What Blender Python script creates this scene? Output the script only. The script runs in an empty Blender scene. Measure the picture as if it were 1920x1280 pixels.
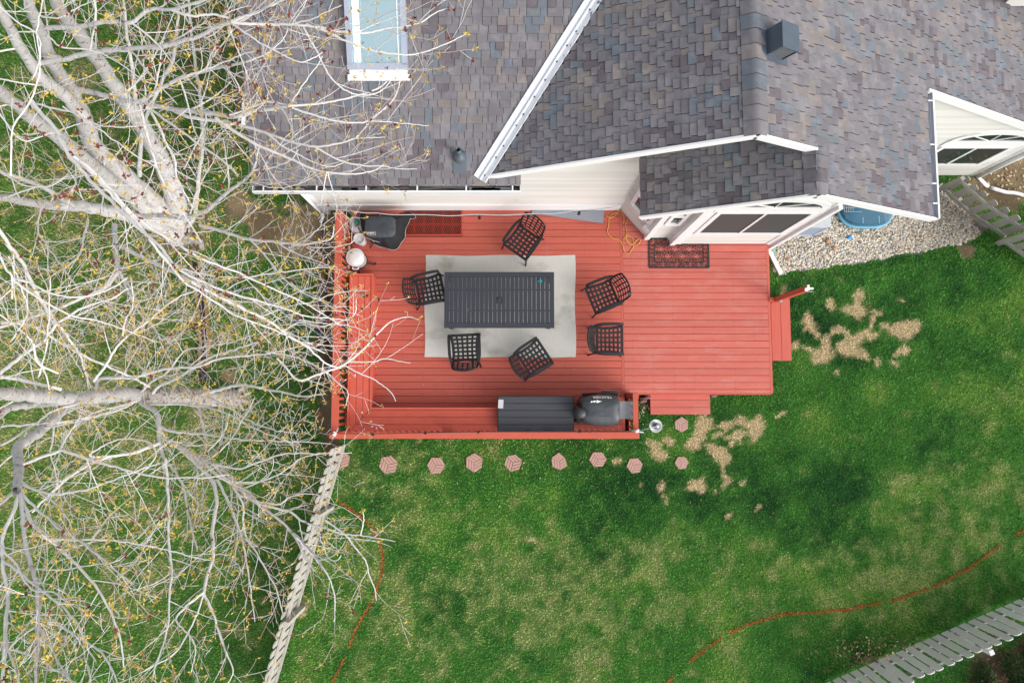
import bpy, math, random
import numpy as np
from mathutils import Vector, Matrix

random.seed(11)
SC = bpy.context.scene
COL = SC.collection
R = math.radians

# ---------------------------------------------------------------- camera, sky, sun, exposure
CAM_H = 14.7
FPX = 1300.0
TILT = R(4.5)
cam = bpy.data.cameras.new('camera')
cam.sensor_width = 36.0
cam.lens = FPX / 1920 * 36.0
cam.clip_start = 0.1
cam.clip_end = 600
camo = bpy.data.objects.new('camera', cam)
COL.objects.link(camo)
camo.location = (0, 0, CAM_H)
camo.rotation_euler = (TILT, 0, 0)
SC.camera = camo

SUN_EL, SUN_AZ = 35, 126          # azimuth clockwise from north (+Y)
w = bpy.data.worlds.new('World')
SC.world = w
w.use_nodes = True
nt = w.node_tree
bg = nt.nodes['Background']
sky = nt.nodes.new('ShaderNodeTexSky')
sky.sky_type = 'NISHITA'
sky.sun_disc = False
sky.sun_elevation = R(SUN_EL)
sky.sun_rotation = R(SUN_AZ)
sky.dust_density = 4.0
sky.air_density = 1.0
hs = nt.nodes.new('ShaderNodeHueSaturation')
hs.inputs['Saturation'].default_value = 0.30
nt.links.new(sky.outputs[0], hs.inputs['Color'])
nt.links.new(hs.outputs[0], bg.inputs['Color'])
bg.inputs['Strength'].default_value = 0.15
sun = bpy.data.lights.new('sun', 'SUN')
sun.energy = 0.6
sun.angle = R(75)
sun.color = (1.0, 0.965, 0.92)
suno = bpy.data.objects.new('sun', sun)
COL.objects.link(suno)
a, e = R(SUN_AZ), R(SUN_EL)
sd = Vector((math.sin(a) * math.cos(e), math.cos(a) * math.cos(e), math.sin(e)))
suno.rotation_euler = sd.to_track_quat('Z', 'Y').to_euler()
suno.location = (0, 0, 40)
vs = SC.view_settings
SC.display_settings.display_device = 'sRGB'
vs.view_transform = 'Standard'
vs.look = 'None'
vs.gamma = 1.0
vs.exposure = 0.92
vs.use_curve_mapping = False

# ---------------------------------------------------------------- a point of the place from a point of the picture and one known height or wall
CT, ST = math.cos(TILT), math.sin(TILT)
def ray(px, py):
    cx, cy = (px - 960) / FPX, (640 - py) / FPX
    return cx, cy * CT + ST, cy * ST - CT
def at(px, py, z=0.0):
    x, y, ww = ray(px, py)
    s = (CAM_H - z) / -ww
    return Vector((x * s, y * s, z))
def at_y(px, py, Y):
    x, y, ww = ray(px, py)
    s = Y / y
    return Vector((x * s, Y, CAM_H + ww * s))
def ss(t):
    t = min(1, max(0, t))
    return t * t * (3 - 2 * t)
def drop(x, y):
    return -1.05 * ss((x - 6.8) / 3.2) * ss((y - 2.6) / 2.2)
def at_g(px, py, up=0.0):
    z = 0.0
    for _ in range(12):
        p = at(px, py, z + up)
        z = drop(p.x, p.y)
    return Vector((p.x, p.y, z + up))

# ---------------------------------------------------------------- materials
def lin(h):
    h = h.lstrip('#')
    o = []
    for i in (0, 2, 4):
        c = int(h[i:i + 2], 16) / 255
        o.append(c / 12.92 if c <= .04045 else ((c + .055) / 1.055) ** 2.4)
    return tuple(o)

def mat(name, c, rough=.7, c2=None, scale=(8, 8, 8), amt=.5, bump=0, bscale=None, metal=0, rnd=0,
        spec=.4, detail=5, c3=None, scale3=(2, 2, 2), lo3=.55, hi3=.75, attr=None, trans=0, coat=0):
    m = bpy.data.materials.new(name)
    m.use_nodes = True
    n, l = m.node_tree.nodes, m.node_tree.links
    p = n['Principled BSDF']
    p.inputs['Roughness'].default_value = rough
    p.inputs['Metallic'].default_value = metal
    p.inputs['Specular IOR Level'].default_value = spec
    p.inputs['Coat Weight'].default_value = coat
    g = n.new('ShaderNodeNewGeometry')
    def noise(sc, det=detail):
        mp = n.new('ShaderNodeMapping')
        mp.inputs['Scale'].default_value = sc
        l.new(g.outputs['Position'], mp.inputs['Vector'])
        t = n.new('ShaderNodeTexNoise')
        t.inputs['Scale'].default_value = 1
        t.inputs['Detail'].default_value = det
        t.inputs['Roughness'].default_value = .62
        l.new(mp.outputs[0], t.inputs['Vector'])
        return t.outputs['Fac']
    def mix(fac, a_, b_, mode='MIX'):
        x = n.new('ShaderNodeMix')
        x.data_type = 'RGBA'
        x.blend_type = mode
        for k, v in ((0, fac), (6, a_), (7, b_)):
            if hasattr(v, 'links') or hasattr(v, 'is_output'):
                l.new(v, x.inputs[k])
            else:
                x.inputs[k].default_value = v if k == 0 else (*v, 1)
        return x.outputs[2]
    def ramp(v, lo, hi):
        r_ = n.new('ShaderNodeMapRange')
        r_.inputs['From Min'].default_value = lo
        r_.inputs['From Max'].default_value = hi
        l.new(v, r_.inputs['Value'])
        return r_.outputs[0]
    out = c
    if attr:
        at_ = n.new('ShaderNodeAttribute')
        at_.attribute_name = attr
        out = at_.outputs['Color']
    if c2 is not None:
        f = ramp(noise(scale), .5 - amt / 2, .5 + amt / 2)
        if attr:
            out = mix(f, out, c2, 'MULTIPLY')
        else:
            out = mix(f, out, c2)
    if c3 is not None:
        out = mix(ramp(noise(scale3), lo3, hi3), out, c3)
    if rnd:
        oi = n.new('ShaderNodeObjectInfo')
        mr = n.new('ShaderNodeMapRange')
        mr.inputs['To Min'].default_value = 1 - rnd
        mr.inputs['To Max'].default_value = 1 + rnd
        l.new(oi.outputs['Random'], mr.inputs['Value'])
        hv = n.new('ShaderNodeHueSaturation')
        l.new(mr.outputs[0], hv.inputs['Value'])
        if hasattr(out, 'is_output'):
            l.new(out, hv.inputs['Color'])
        else:
            hv.inputs['Color'].default_value = (*out, 1)
        out = hv.outputs[0]
    if hasattr(out, 'is_output'):
        l.new(out, p.inputs['Base Color'])
    else:
        p.inputs['Base Color'].default_value = (*out, 1)
    if bump:
        b = n.new('ShaderNodeBump')
        b.inputs['Strength'].default_value = bump
        b.inputs['Distance'].default_value = .01
        l.new(noise(bscale or scale, 3), b.inputs['Height'])
        l.new(b.outputs[0], p.inputs['Normal'])
    m.diffuse_color = (*c, 1)
    return m

M = {}
RED = (.48, .110, .078)
M['deck'] = mat('red_stained_wood', RED, .62, (.41, .086, .060), (1.6, 26, 8), .5, .25, (2, 60, 20), rnd=.07,
                c3=(.44, .125, .105), scale3=(2.2, 3.4, 3), lo3=.56, hi3=.80, spec=.3)
M['deckv'] = mat('red_stained_wood_lengthwise', RED, .62, (.41, .086, .060), (26, 1.6, 8), .5, .25, (60, 2, 20), rnd=.06,
                 c3=(.43, .11, .09), scale3=(3.0, 2.0, 3), lo3=.58, hi3=.82, spec=.3)
M['deckworn'] = mat('sun_faded_red_wood', (.49, .128, .100), .68, (.43, .100, .076), (1.4, 24, 8), .5, .25, (2, 60, 20), rnd=.06,
                    c3=(.47, .17, .145), scale3=(1.7, 4.0, 3), lo3=.50, hi3=.78, spec=.3)
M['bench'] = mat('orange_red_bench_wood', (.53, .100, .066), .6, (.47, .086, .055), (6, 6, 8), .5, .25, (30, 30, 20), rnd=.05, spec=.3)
M['redv'] = mat('red_rail_wood', (.46, .092, .058), .6, (.40, .076, .046), (4, 4, 4), .6, .2, (40, 40, 8), rnd=.04, spec=.3)
M['reddark'] = mat('red_brown_framing', (.26, .035, .024), .75, (.18, .022, .015), (6, 6, 6), .6)
M['siding'] = mat('cream_lap_siding', (.60, .598, .57), .5, (.65, .648, .615), (.8, .8, 6), .7, .06, (30, 30, 30), spec=.35)
M['siding2'] = mat('cream_lap_siding_darker', (.545, .54, .51), .5, (.60, .595, .565), (.8, .8, 6), .7, .06, (30, 30, 30), spec=.35)  # slightly darker boards stand in for the missing shading at the laps
M['white'] = mat('white_painted_trim', (.74, .74, .745), .42, (.75, .755, .76), (3, 3, 3), .7, spec=.4)
M['gutterwhite'] = mat('white_aluminium', (.66, .68, .72), .38, (.58, .60, .64), (5, 5, 5), .7, spec=.5)
M['gutterdirt'] = mat('gutter_sludge', (.018, .018, .019), .55, (.035, .034, .032), (14, 30, 14), .5,
                      c3=(.20, .19, .175), scale3=(2.1, 26, 8), lo3=.50, hi3=.58)
M['asphalt'] = mat('asphalt_core', (.030, .029, .033), .9)
M['under'] = mat('roof_underlay', (.022, .022, .024), .9)
SH = []
for i, (h, wgt) in enumerate((((.174, .166, .178), 36), ((.186, .177, .187), 22), ((.160, .152, .165), 18), ((.203, .181, .175), 13),
                              ((.146, .163, .188), 12), ((.130, .115, .127), 10), ((.156, .170, .182), 4))):
    mm = mat('shingle_granules', h, .92, tuple(v * .74 for v in h), (90, 90, 90), .9, .5, (140, 140, 140), rnd=.06, spec=.2, detail=2,
             c3=tuple(v * 1.13 for v in h), scale3=(5, 5, 5), lo3=.45, hi3=.7)
    SH.append((mm, wgt))
M['glass'] = mat('dark_window_glass', (.022, .030, .029), .08, spec=.35)
M['screen'] = mat('window_screen_mesh', (.058, .062, .063), .6, (.072, .077, .078), (1.2, 4, 9), .6, spec=.15)
M['black'] = mat('cast_black_metal', (.012, .011, .013), .5, (.017, .016, .018), (18, 18, 18), .6, spec=.35, rnd=.1)
M['blackplastic'] = mat('black_plastic', (.020, .020, .021), .5)
M['table'] = mat('charcoal_powder_coat', (.034, .037, .048), .6, (.028, .031, .040), (5, 5, 5), .6, .1, (70, 70, 70),
                 c3=(.021, .021, .026), scale3=(2.6, 3.4, 3), lo3=.62, hi3=.72, spec=.3, rnd=.04)
M['box'] = mat('charcoal_resin', (.050, .052, .062), .6, (.040, .042, .050), (3, 40, 6), .6, .3, (5, 80, 40), spec=.4, rnd=.05)
M['boxdark'] = mat('dark_resin_edge', (.022, .022, .026), .55)
M['cover'] = mat('black_vinyl_cover', (.036, .041, .048), .45, (.052, .058, .066), (5, 5, 5), .8, .5, (16, 16, 16), spec=.5)
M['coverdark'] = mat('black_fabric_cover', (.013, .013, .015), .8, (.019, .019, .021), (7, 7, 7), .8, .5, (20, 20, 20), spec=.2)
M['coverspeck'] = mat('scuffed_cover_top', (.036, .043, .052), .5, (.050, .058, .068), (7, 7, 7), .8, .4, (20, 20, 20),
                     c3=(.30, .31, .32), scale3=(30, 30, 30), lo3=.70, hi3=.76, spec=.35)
M['rug'] = mat('pale_grey_woven_rug', (.60, .59, .55), .95, (.47, .465, .43), (70, 7, 30), .7, .5, (160, 40, 60),
               c3=(.25, .235, .185), scale3=(1.3, 2.0, 2), lo3=.54, hi3=.80, spec=.1, detail=6)
M['greymat'] = mat('grey_board', (.235, .25, .285), .6, (.21, .225, .26), (4, 4, 4), .6)
M['rubber'] = mat('black_rubber', (.020, .020, .024), .75)
M['grate'] = mat('red_metal_mesh', (.36, .050, .030), .5, spec=.4)
M['steel'] = mat('galvanised_steel', (.42, .43, .45), .35, (.30, .31, .33), (9, 9, 9), .7, metal=.35)
M['alum'] = mat('polished_aluminium', (.72, .72, .72), .38, (.55, .55, .56), (12, 12, 12), .8, metal=.25)
M['tank'] = mat('grey_white_enamel', (.50, .51, .52), .42, (.42, .43, .45), (8, 8, 8), .7)
M['tankgreen'] = mat('green_plastic', (.02, .22, .13), .45)
M['tankred'] = mat('red_plastic', (.35, .02, .03), .45)
M['fence'] = mat('weathered_fence_wood', (.40, .385, .34), .8, (.33, .315, .28), (9, 9, 5), .7, .3, (30, 30, 8), rnd=.10, spec=.2)
M['fencegrey'] = mat('grey_fence_wood', (.60, .595, .58), .8, (.52, .515, .50), (9, 9, 5), .7, .3, (30, 30, 8), rnd=.08, spec=.2)
M['paver'] = mat('pink_concrete_paver', (.47, .30, .25), .9, (.40, .25, .21), (22, 22, 22), .7, .4, (120, 120, 120), spec=.2)
M['yellow'] = mat('yellow_cord', (.60, .33, .06), .5)
M['orange'] = mat('orange_marking_paint', (.50, .10, .022), .85, (.42, .10, .022), (40, 40, 40), .8)
M['rope'] = mat('blue_flecked_rope', (.55, .58, .62), .8, (.05, .16, .30), (60, 60, 60), .12)
M['bark'] = mat('pale_grey_bark', (.58, .565, .56), .85, (.44, .425, .42), (9, 9, 9), .5, .9, (40, 40, 40),
                c3=(.16, .15, .145), scale3=(12, 12, 20), lo3=.57, hi3=.66, spec=.15)
M['barkrough'] = mat('furrowed_grey_brown_bark', (.27, .245, .225), .92, (.40, .375, .35), (14, 8, 14), .35, 1.0, (26, 14, 26),
                     c3=(.07, .062, .055), scale3=(17, 12, 17), lo3=.53, hi3=.64, spec=.1)
M['branch'] = mat('pale_branch_bark', (.74, .715, .70), .8, (.56, .53, .51), (22, 22, 22), .7, .5, (60, 60, 60), spec=.2)
M['twig'] = mat('reddish_young_twig', (.52, .34, .29), .8, (.64, .50, .44), (9, 9, 9), .9, spec=.2)
M['bud'] = mat('yellow_green_buds', (.56, .43, .085), .75, (.42, .27, .06), (9, 9, 9), .5, spec=.2)
M['flower'] = mat('dark_red_flower_buds', (.15, .035, .030), .8, (.22, .07, .04), (14, 14, 14), .7, spec=.2)
M['plastic_blue'] = mat('blue_clear_cover', (.018, .075, .125), .2, (.035, .12, .19), (1.6, 5, 5), .6, spec=.4, c3=(.13, .20, .25), scale3=(2.4, 1.2, 2), lo3=.55, hi3=.68)
M['ac'] = mat('pale_grey_enamel', (.42, .44, .47), .45)
M['acdark'] = mat('grey_blue_louvre', (.16, .20, .27), .5)
M['concrete'] = mat('grey_concrete', (.30, .31, .32), .9, (.22, .23, .25), (14, 14, 14), .7)
M['ventgrey'] = mat('blue_grey_metal', (.085, .11, .14), .42, (.065, .085, .11), (6, 6, 6), .7, metal=.2)
M['flash'] = mat('lead_flashing', (.13, .155, .175), .4, (.09, .11, .13), (10, 10, 10), .7, metal=.3)
M['teal'] = mat('turquoise_plastic', (.02, .42, .48), .4)
M['leafbrown'] = mat('dry_leaf', (.26, .16, .09), .9, (.17, .10, .055), (20, 20, 20), .7)
M['straw'] = mat('dry_stalk', (.48, .40, .26), .9)
M['bluefoam'] = mat('blue_ball_plastic', (.01, .22, .50), .4)
M['cable'] = mat('black_cable', (.018, .018, .018), .5)
M['whitecord'] = mat('pale_cord', (.45, .45, .46), .5)
M['trough'] = mat('dark_navy_plastic', (.018, .020, .034), .45)
M['tanwood'] = mat('tan_timber', (.27, .185, .07), .8, (.20, .13, .05), (8, 8, 8), .7)
M['shrub'] = mat('dark_evergreen_leaf', (.022, .055, .014), .7, (.045, .095, .02), (11, 11, 11), .8, spec=.3)
M['mulch'] = mat('dark_bark_soil', (.045, .034, .026), .95, (.075, .058, .045), (25, 25, 25), .7)

# ---------------------------------------------------------------- mesh builder and scene helpers
class MB:
    def __init__(s):
        s.v, s.f, s.m, s.s, s.mats = [], [], [], [], []
    def mi(s, m):
        if m not in s.mats:
            s.mats.append(m)
        return s.mats.index(m)
    def add(s, vs_, fs, m, smooth=False):
        o = len(s.v)
        s.v.extend(Vector(v) for v in vs_)
        k = s.mi(m)
        for f in fs:
            s.f.append([i + o for i in f])
            s.m.append(k)
            s.s.append(smooth)
    def box(s, c, d, m, rot=None):
        c = Vector(c)
        vs_ = []
        for x in (-.5, .5):
            for y in (-.5, .5):
                for z in (-.5, .5):
                    p = Vector((x * d[0], y * d[1], z * d[2]))
                    vs_.append(c + (rot @ p if rot else p))
        s.add(vs_, ((0, 1, 3, 2), (4, 6, 7, 5), (0, 4, 5, 1), (2, 3, 7, 6), (0, 2, 6, 4), (1, 5, 7, 3)), m)
    def bar(s, p0, p1, wd, h, m, up=(0, 0, 1)):
        p0, p1 = Vector(p0), Vector(p1)
        d = (p1 - p0)
        L = d.length
        if L < 1e-6:
            return
        x = d / L
        u = Vector(up)
        y = u.cross(x)
        if y.length < 1e-4:
            y = Vector((1, 0, 0)).cross(x)
        y.normalize()
        z = x.cross(y)
        s.box((p0 + p1) / 2, (L, wd, h), m, Matrix((x, y, z)).transposed())
    def tube(s, pts, rad, m, n=6, smooth=True, cap=True):
        pts = [Vector(p) for p in pts]
        if not hasattr(rad, '__len__'):
            rad = [rad] * len(pts)
        o = len(s.v)
        k = s.mi(m)
        prev = None
        N = len(pts)
        for i, p in enumerate(pts):
            t = pts[min(i + 1, N - 1)] - pts[max(i - 1, 0)]
            if t.length < 1e-9:
                t = Vector((0, 0, 1))
            t.normalize()
            if prev is None:
                a_ = Vector((0, 0, 1)) if abs(t.z) < .9 else Vector((1, 0, 0))
                u = t.cross(a_).normalized()
            else:
                u = prev - t * prev.dot(t)
                if u.length < 1e-6:
                    u = t.orthogonal()
                u.normalize()
            prev = u
            b = t.cross(u)
            for j in range(n):
                an = 2 * math.pi * j / n
                s.v.append(p + (u * math.cos(an) + b * math.sin(an)) * rad[i])
        for i in range(N - 1):
            for j in range(n):
                j2 = (j + 1) % n
                s.f.append([o + i * n + j, o + i * n + j2, o + (i + 1) * n + j2, o + (i + 1) * n + j])
                s.m.append(k)
                s.s.append(smooth)
        if cap:
            s.f.append([o + j for j in range(n)][::-1]); s.m.append(k); s.s.append(False)
            s.f.append([o + (N - 1) * n + j for j in range(n)]); s.m.append(k); s.s.append(False)
    def lathe(s, c, prof, m, n=20, smooth=True, sx=1, sy=1):
        c = Vector(c)
        o = len(s.v)
        k = s.mi(m)
        for r_, z in prof:
            for j in range(n):
                an = 2 * math.pi * j / n
                s.v.append(c + Vector((r_ * sx * math.cos(an), r_ * sy * math.sin(an), z)))
        for i in range(len(prof) - 1):
            for j in range(n):
                j2 = (j + 1) % n
                s.f.append([o + i * n + j, o + i * n + j2, o + (i + 1) * n + j2, o + (i + 1) * n + j])
                s.m.append(k)
                s.s.append(smooth)
        s.f.append([o + (len(prof) - 1) * n + j for j in range(n)]); s.m.append(k); s.s.append(False)
    def prism(s, poly, z0, z1, m):
        n = len(poly)
        vs_ = [(p[0], p[1], z0) for p in poly] + [(p[0], p[1], z1) for p in poly]
        fs = [tuple(range(n))[::-1], tuple(range(n, 2 * n))]
        fs += [(i, (i + 1) % n, n + (i + 1) % n, n + i) for i in range(n)]
        s.add(vs_, fs, m)
    def mesh(s, name, org=Vector((0, 0, 0))):
        me = bpy.data.meshes.new(name)
        me.from_pydata([(v.x - org.x, v.y - org.y, v.z - org.z) for v in s.v], [], s.f)
        for m in s.mats:
            me.materials.append(m)
        me.polygons.foreach_set('material_index', s.m)
        me.polygons.foreach_set('use_smooth', s.s)
        me.update()
        return me

ORG = {}
def setp(o, label=None, cat=None, group=None, kind=None):
    for k, v in (('label', label), ('category', cat), ('group', group), ('kind', kind)):
        if v:
            o[k] = v
    return o
def thing(name, loc, label, cat, group=None, rz=0):
    o = bpy.data.objects.new(name, None)
    COL.objects.link(o)
    o.location = loc
    o.rotation_euler = (0, 0, rz)
    o.empty_display_size = .2
    ORG[o] = Vector(loc)
    return setp(o, label, cat, group)
def build(mb, name, parent=None, local=False, label=None, cat=None, group=None, kind=None):
    if parent is not None:
        org = Vector((0, 0, 0)) if local else ORG[parent]
    else:
        xs = [v.x for v in mb.v]; ys = [v.y for v in mb.v]; zs = [v.z for v in mb.v]
        org = Vector(((min(xs) + max(xs)) / 2, (min(ys) + max(ys)) / 2, min(zs)))
    o = bpy.data.objects.new(name, mb.mesh(name, org))
    COL.objects.link(o)
    if parent is not None:
        o.parent = parent
        ORG[o] = ORG.get(parent, Vector((0, 0, 0)))
    else:
        o.location = org
        ORG[o] = org
    return setp(o, label, cat, group, kind)
def copy_tree(o, parent=None):
    c = o.copy()
    COL.objects.link(c)
    if parent:
        c.parent = parent
    for ch in list(o.children):
        copy_tree(ch, c)
    return c
_unit = {}
def piece(name, parent, m, c, d, rot=None, local=False):
    """one box-shaped board: unit box shared by all boards of a material"""
    if m not in _unit:
        b = MB()
        b.box((0, 0, 0), (1, 1, 1), m)
        _unit[m] = b.mesh('board')
    o = bpy.data.objects.new(name, _unit[m])
    COL.objects.link(o)
    o.parent = parent
    org = Vector((0, 0, 0)) if local else ORG[parent]
    o.location = Vector(c) - org
    o.scale = d
    if rot:
        o.rotation_euler = rot
    return o
def barpiece(name, parent, m, p0, p1, wd, h, up=(0, 0, 1)):
    p0, p1 = Vector(p0), Vector(p1)
    d = p1 - p0
    L = d.length
    x = d / L
    y = Vector(up).cross(x).normalized()
    z = x.cross(y)
    return piece(name, parent, m, (p0 + p1) / 2, (L, wd, h), Matrix((x, y, z)).transposed().to_euler())
def curve_pts(pts, n=8):
    """Catmull-Rom through the points"""
    P = [Vector(p) for p in pts]
    P = [P[0] * 2 - P[1]] + P + [P[-1] * 2 - P[-2]]
    out = []
    for i in range(1, len(P) - 2):
        for k in range(n):
            t = k / n
            a_, b_, c_, d_ = P[i - 1], P[i], P[i + 1], P[i + 2]
            out.append(.5 * ((2 * b_) + (c_ - a_) * t + (2 * a_ - 5 * b_ + 4 * c_ - d_) * t * t + (3 * b_ - a_ - 3 * c_ + d_) * t ** 3))
    out.append(P[-2])
    return out
def text_mesh(body, size, thick=.002):
    cu = bpy.data.curves.new('lettering', 'FONT')
    cu.body = body
    cu.size = size
    cu.align_x = 'CENTER'
    cu.align_y = 'CENTER'
    cu.extrude = thick / 2
    cu.resolution_u = 2
    o = bpy.data.objects.new('lettering', cu)
    me = bpy.data.meshes.new_from_object(o)
    bpy.data.objects.remove(o)
    bpy.data.curves.remove(cu)
    return me

# ---------------------------------------------------------------- the ground
rng = np.random.default_rng(5)
_lat = rng.random((256, 256))
def vnoise(x, y):
    xi, yi = np.floor(x).astype(int), np.floor(y).astype(int)
    fx, fy = x - xi, y - yi
    fx, fy = fx * fx * (3 - 2 * fx), fy * fy * (3 - 2 * fy)
    a_ = _lat[xi & 255, yi & 255]; b_ = _lat[(xi + 1) & 255, yi & 255]
    c_ = _lat[xi & 255, (yi + 1) & 255]; d_ = _lat[(xi + 1) & 255, (yi + 1) & 255]
    return (a_ * (1 - fx) + b_ * fx) * (1 - fy) + (c_ * (1 - fx) + d_ * fx) * fy
def fbm(x, y, s, o=4):
    t, amp, n = 0, 1, 0
    for k in range(o):
        t = t + amp * vnoise(x / s + 17.3 * k, y / s + 9.1 * k)
        n += amp
        s *= .5
        amp *= .55
    return t / n
def sst(v, a_, b_):
    t = np.clip((v - a_) / (b_ - a_), 0, 1)
    return t * t * (3 - 2 * t)
def to_px(x, y):
    yy = y * CT - CAM_H * ST
    zz = y * ST + CAM_H * CT
    return 960 + FPX * x / zz, 640 - FPX * yy / zz
def inpoly(px, py, poly):
    c = np.zeros(px.shape, bool)
    j = len(poly) - 1
    for i in range(len(poly)):
        xi, yi = poly[i]; xj, yj = poly[j]
        if yi != yj:
            c ^= ((yi > py) != (yj > py)) & (px < (xj - xi) * (py - yi) / (yj - yi) + xi)
        j = i
    return c
def segdist(px, py, pts):
    d = np.full(px.shape, 1e9)
    for (x0, y0), (x1, y1) in zip(pts[:-1], pts[1:]):
        dx, dy = x1 - x0, y1 - y0
        t = np.clip(((px - x0) * dx + (py - y0) * dy) / (dx * dx + dy * dy), 0, 1)
        d = np.minimum(d, np.hypot(px - x0 - t * dx, py - y0 - t * dy))
    return d
# worn bare spots in the lawn: x, y, half sizes, turn (read off the photo, laid on the ground)
BARE = [(1609, 552, 13, 15, 0), (1602, 580, 22, 15, 25), (1641, 584, 18, 7, 20), (1634, 606, 6, 14, 25), (1556, 577, 14, 13, 0), (1517, 602, 11, 19, -20),
        (1530, 620, 8, 14, -20), (1491, 646, 12, 10, 0), (1515, 655, 12, 5, 20), (1541, 667, 20, 15, 0), (1552, 640, 9, 20, 10), (1572, 619, 20, 9, 15),
        (1586, 632, 10, 8, 0), (1592, 655, 28, 16, -5), (1608, 640, 16, 12, 0), (1618, 670, 11, 12, 0), (1632, 627, 14, 11, 0), (1693, 618, 28, 19, -15),
        (1714, 611, 12, 14, 0), (1660, 610, 10, 7, 15), (1692, 656, 10, 15, 35), (1682, 667, 8, 5, 0), (1648, 681, 6, 10, 0), (1676, 684, 4, 6, 0),
        (1322, 794, 20, 13, -20), (1313, 816, 15, 18, 20), (1298, 833, 14, 14, 0), (1404, 791, 28, 12, 0), (1412, 808, 15, 18, 15), (1382, 818, 18, 10, 0),
        (1350, 818, 10, 8, 0), (1363, 794, 20, 9, 0), (1330, 842, 14, 8, 15), (1346, 850, 14, 9, 30), (1360, 860, 9, 13, 10), (1357, 878, 7, 17, -5),
        (1361, 899, 9, 12, 10), (1372, 838, 8, 9, 0), (1228, 840, 14, 13, 40), (1210, 827, 8, 10, 0), (1243, 856, 10, 9, 0), (1254, 829, 12, 5, -25),
        (1247, 914, 9, 16, 0), (1246, 938, 5, 9, 0), (1311, 907, 17, 11, -15), (1296, 916, 9, 6, 0), (1318, 898, 8, 10, 0), (1336, 918, 6, 5, 0),
        (1394, 906, 4, 5, 0), (1204, 908, 3, 4, 0), (1420, 953, 5, 5, 0), (1694, 569, 5, 4, 0), (1574, 702, 6, 4, 0), (1466, 778, 8, 5, -30),
        (570, 1140, 14, 14, 0), (997, 1019, 6, 5, 0), (1365, 970, 5, 7, 40), (1153, 866, 7, 9, 0)]
LINES = [[(638, 940), (668, 962), (696, 985), (712, 1010), (718, 1040), (718, 1062), (711, 1092), (700, 1122)], [(698, 1126), (684, 1150), (668, 1180), (655, 1212)],
         [(648, 1232), (636, 1254), (622, 1284)], [(1244, 1288), (1264, 1266)], [(1292, 1240), (1326, 1213), (1352, 1196)], [(1368, 1186), (1400, 1170), (1438, 1159),
         (1466, 1151), (1500, 1148), (1530, 1147), (1556, 1144), (1590, 1142)], [(1582, 1144), (1600, 1139), (1630, 1133), (1652, 1129)], [(1671, 1127), (1705, 1114), (1738, 1103)],
         [(1745, 1101), (1790, 1078), (1812, 1066)], [(1806, 1070), (1840, 1048), (1874, 1022)], [(1904, 1003), (1930, 988)]]
PAVERS = [(640, 861, .20), (728, 871, .215), (817, 872, .195), (889, 867, .20), (962, 867, .20), (1049, 865, .19), (1121, 861, .185), (1190, 872, .175), (1278, 867, .150), (1278, 796, .165)]
GRAVEL = [(1425, 430), (1453, 512), (1520, 505), (1600, 492), (1700, 478), (1770, 462), (1812, 455), (1846, 436), (1856, 425), (1830, 400), (1800, 372), (1765, 346), (1740, 346), (1735, 250), (1425, 250)]
GRAVEL_XY = [tuple(at_g(x_, y_)[:2]) for x_, y_ in GRAVEL]
HOUSE_XY = [(-4.05, 3.9), (2.3, 3.9), (2.85, 3.3), (3.3, 3.3), (3.4, 3.18), (5.47, 3.18), (5.47, 4.3), (6.4, 4.3), (6.4, 5.12), (10.8, 5.12), (10.8, 12), (-4.05, 12)]
DECK_XY = [(-3.36, 3.95), (-3.36, -.8), (2.42, -.8), (2.42, .05), (5.4, .05), (5.4, 3.95)]
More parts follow.
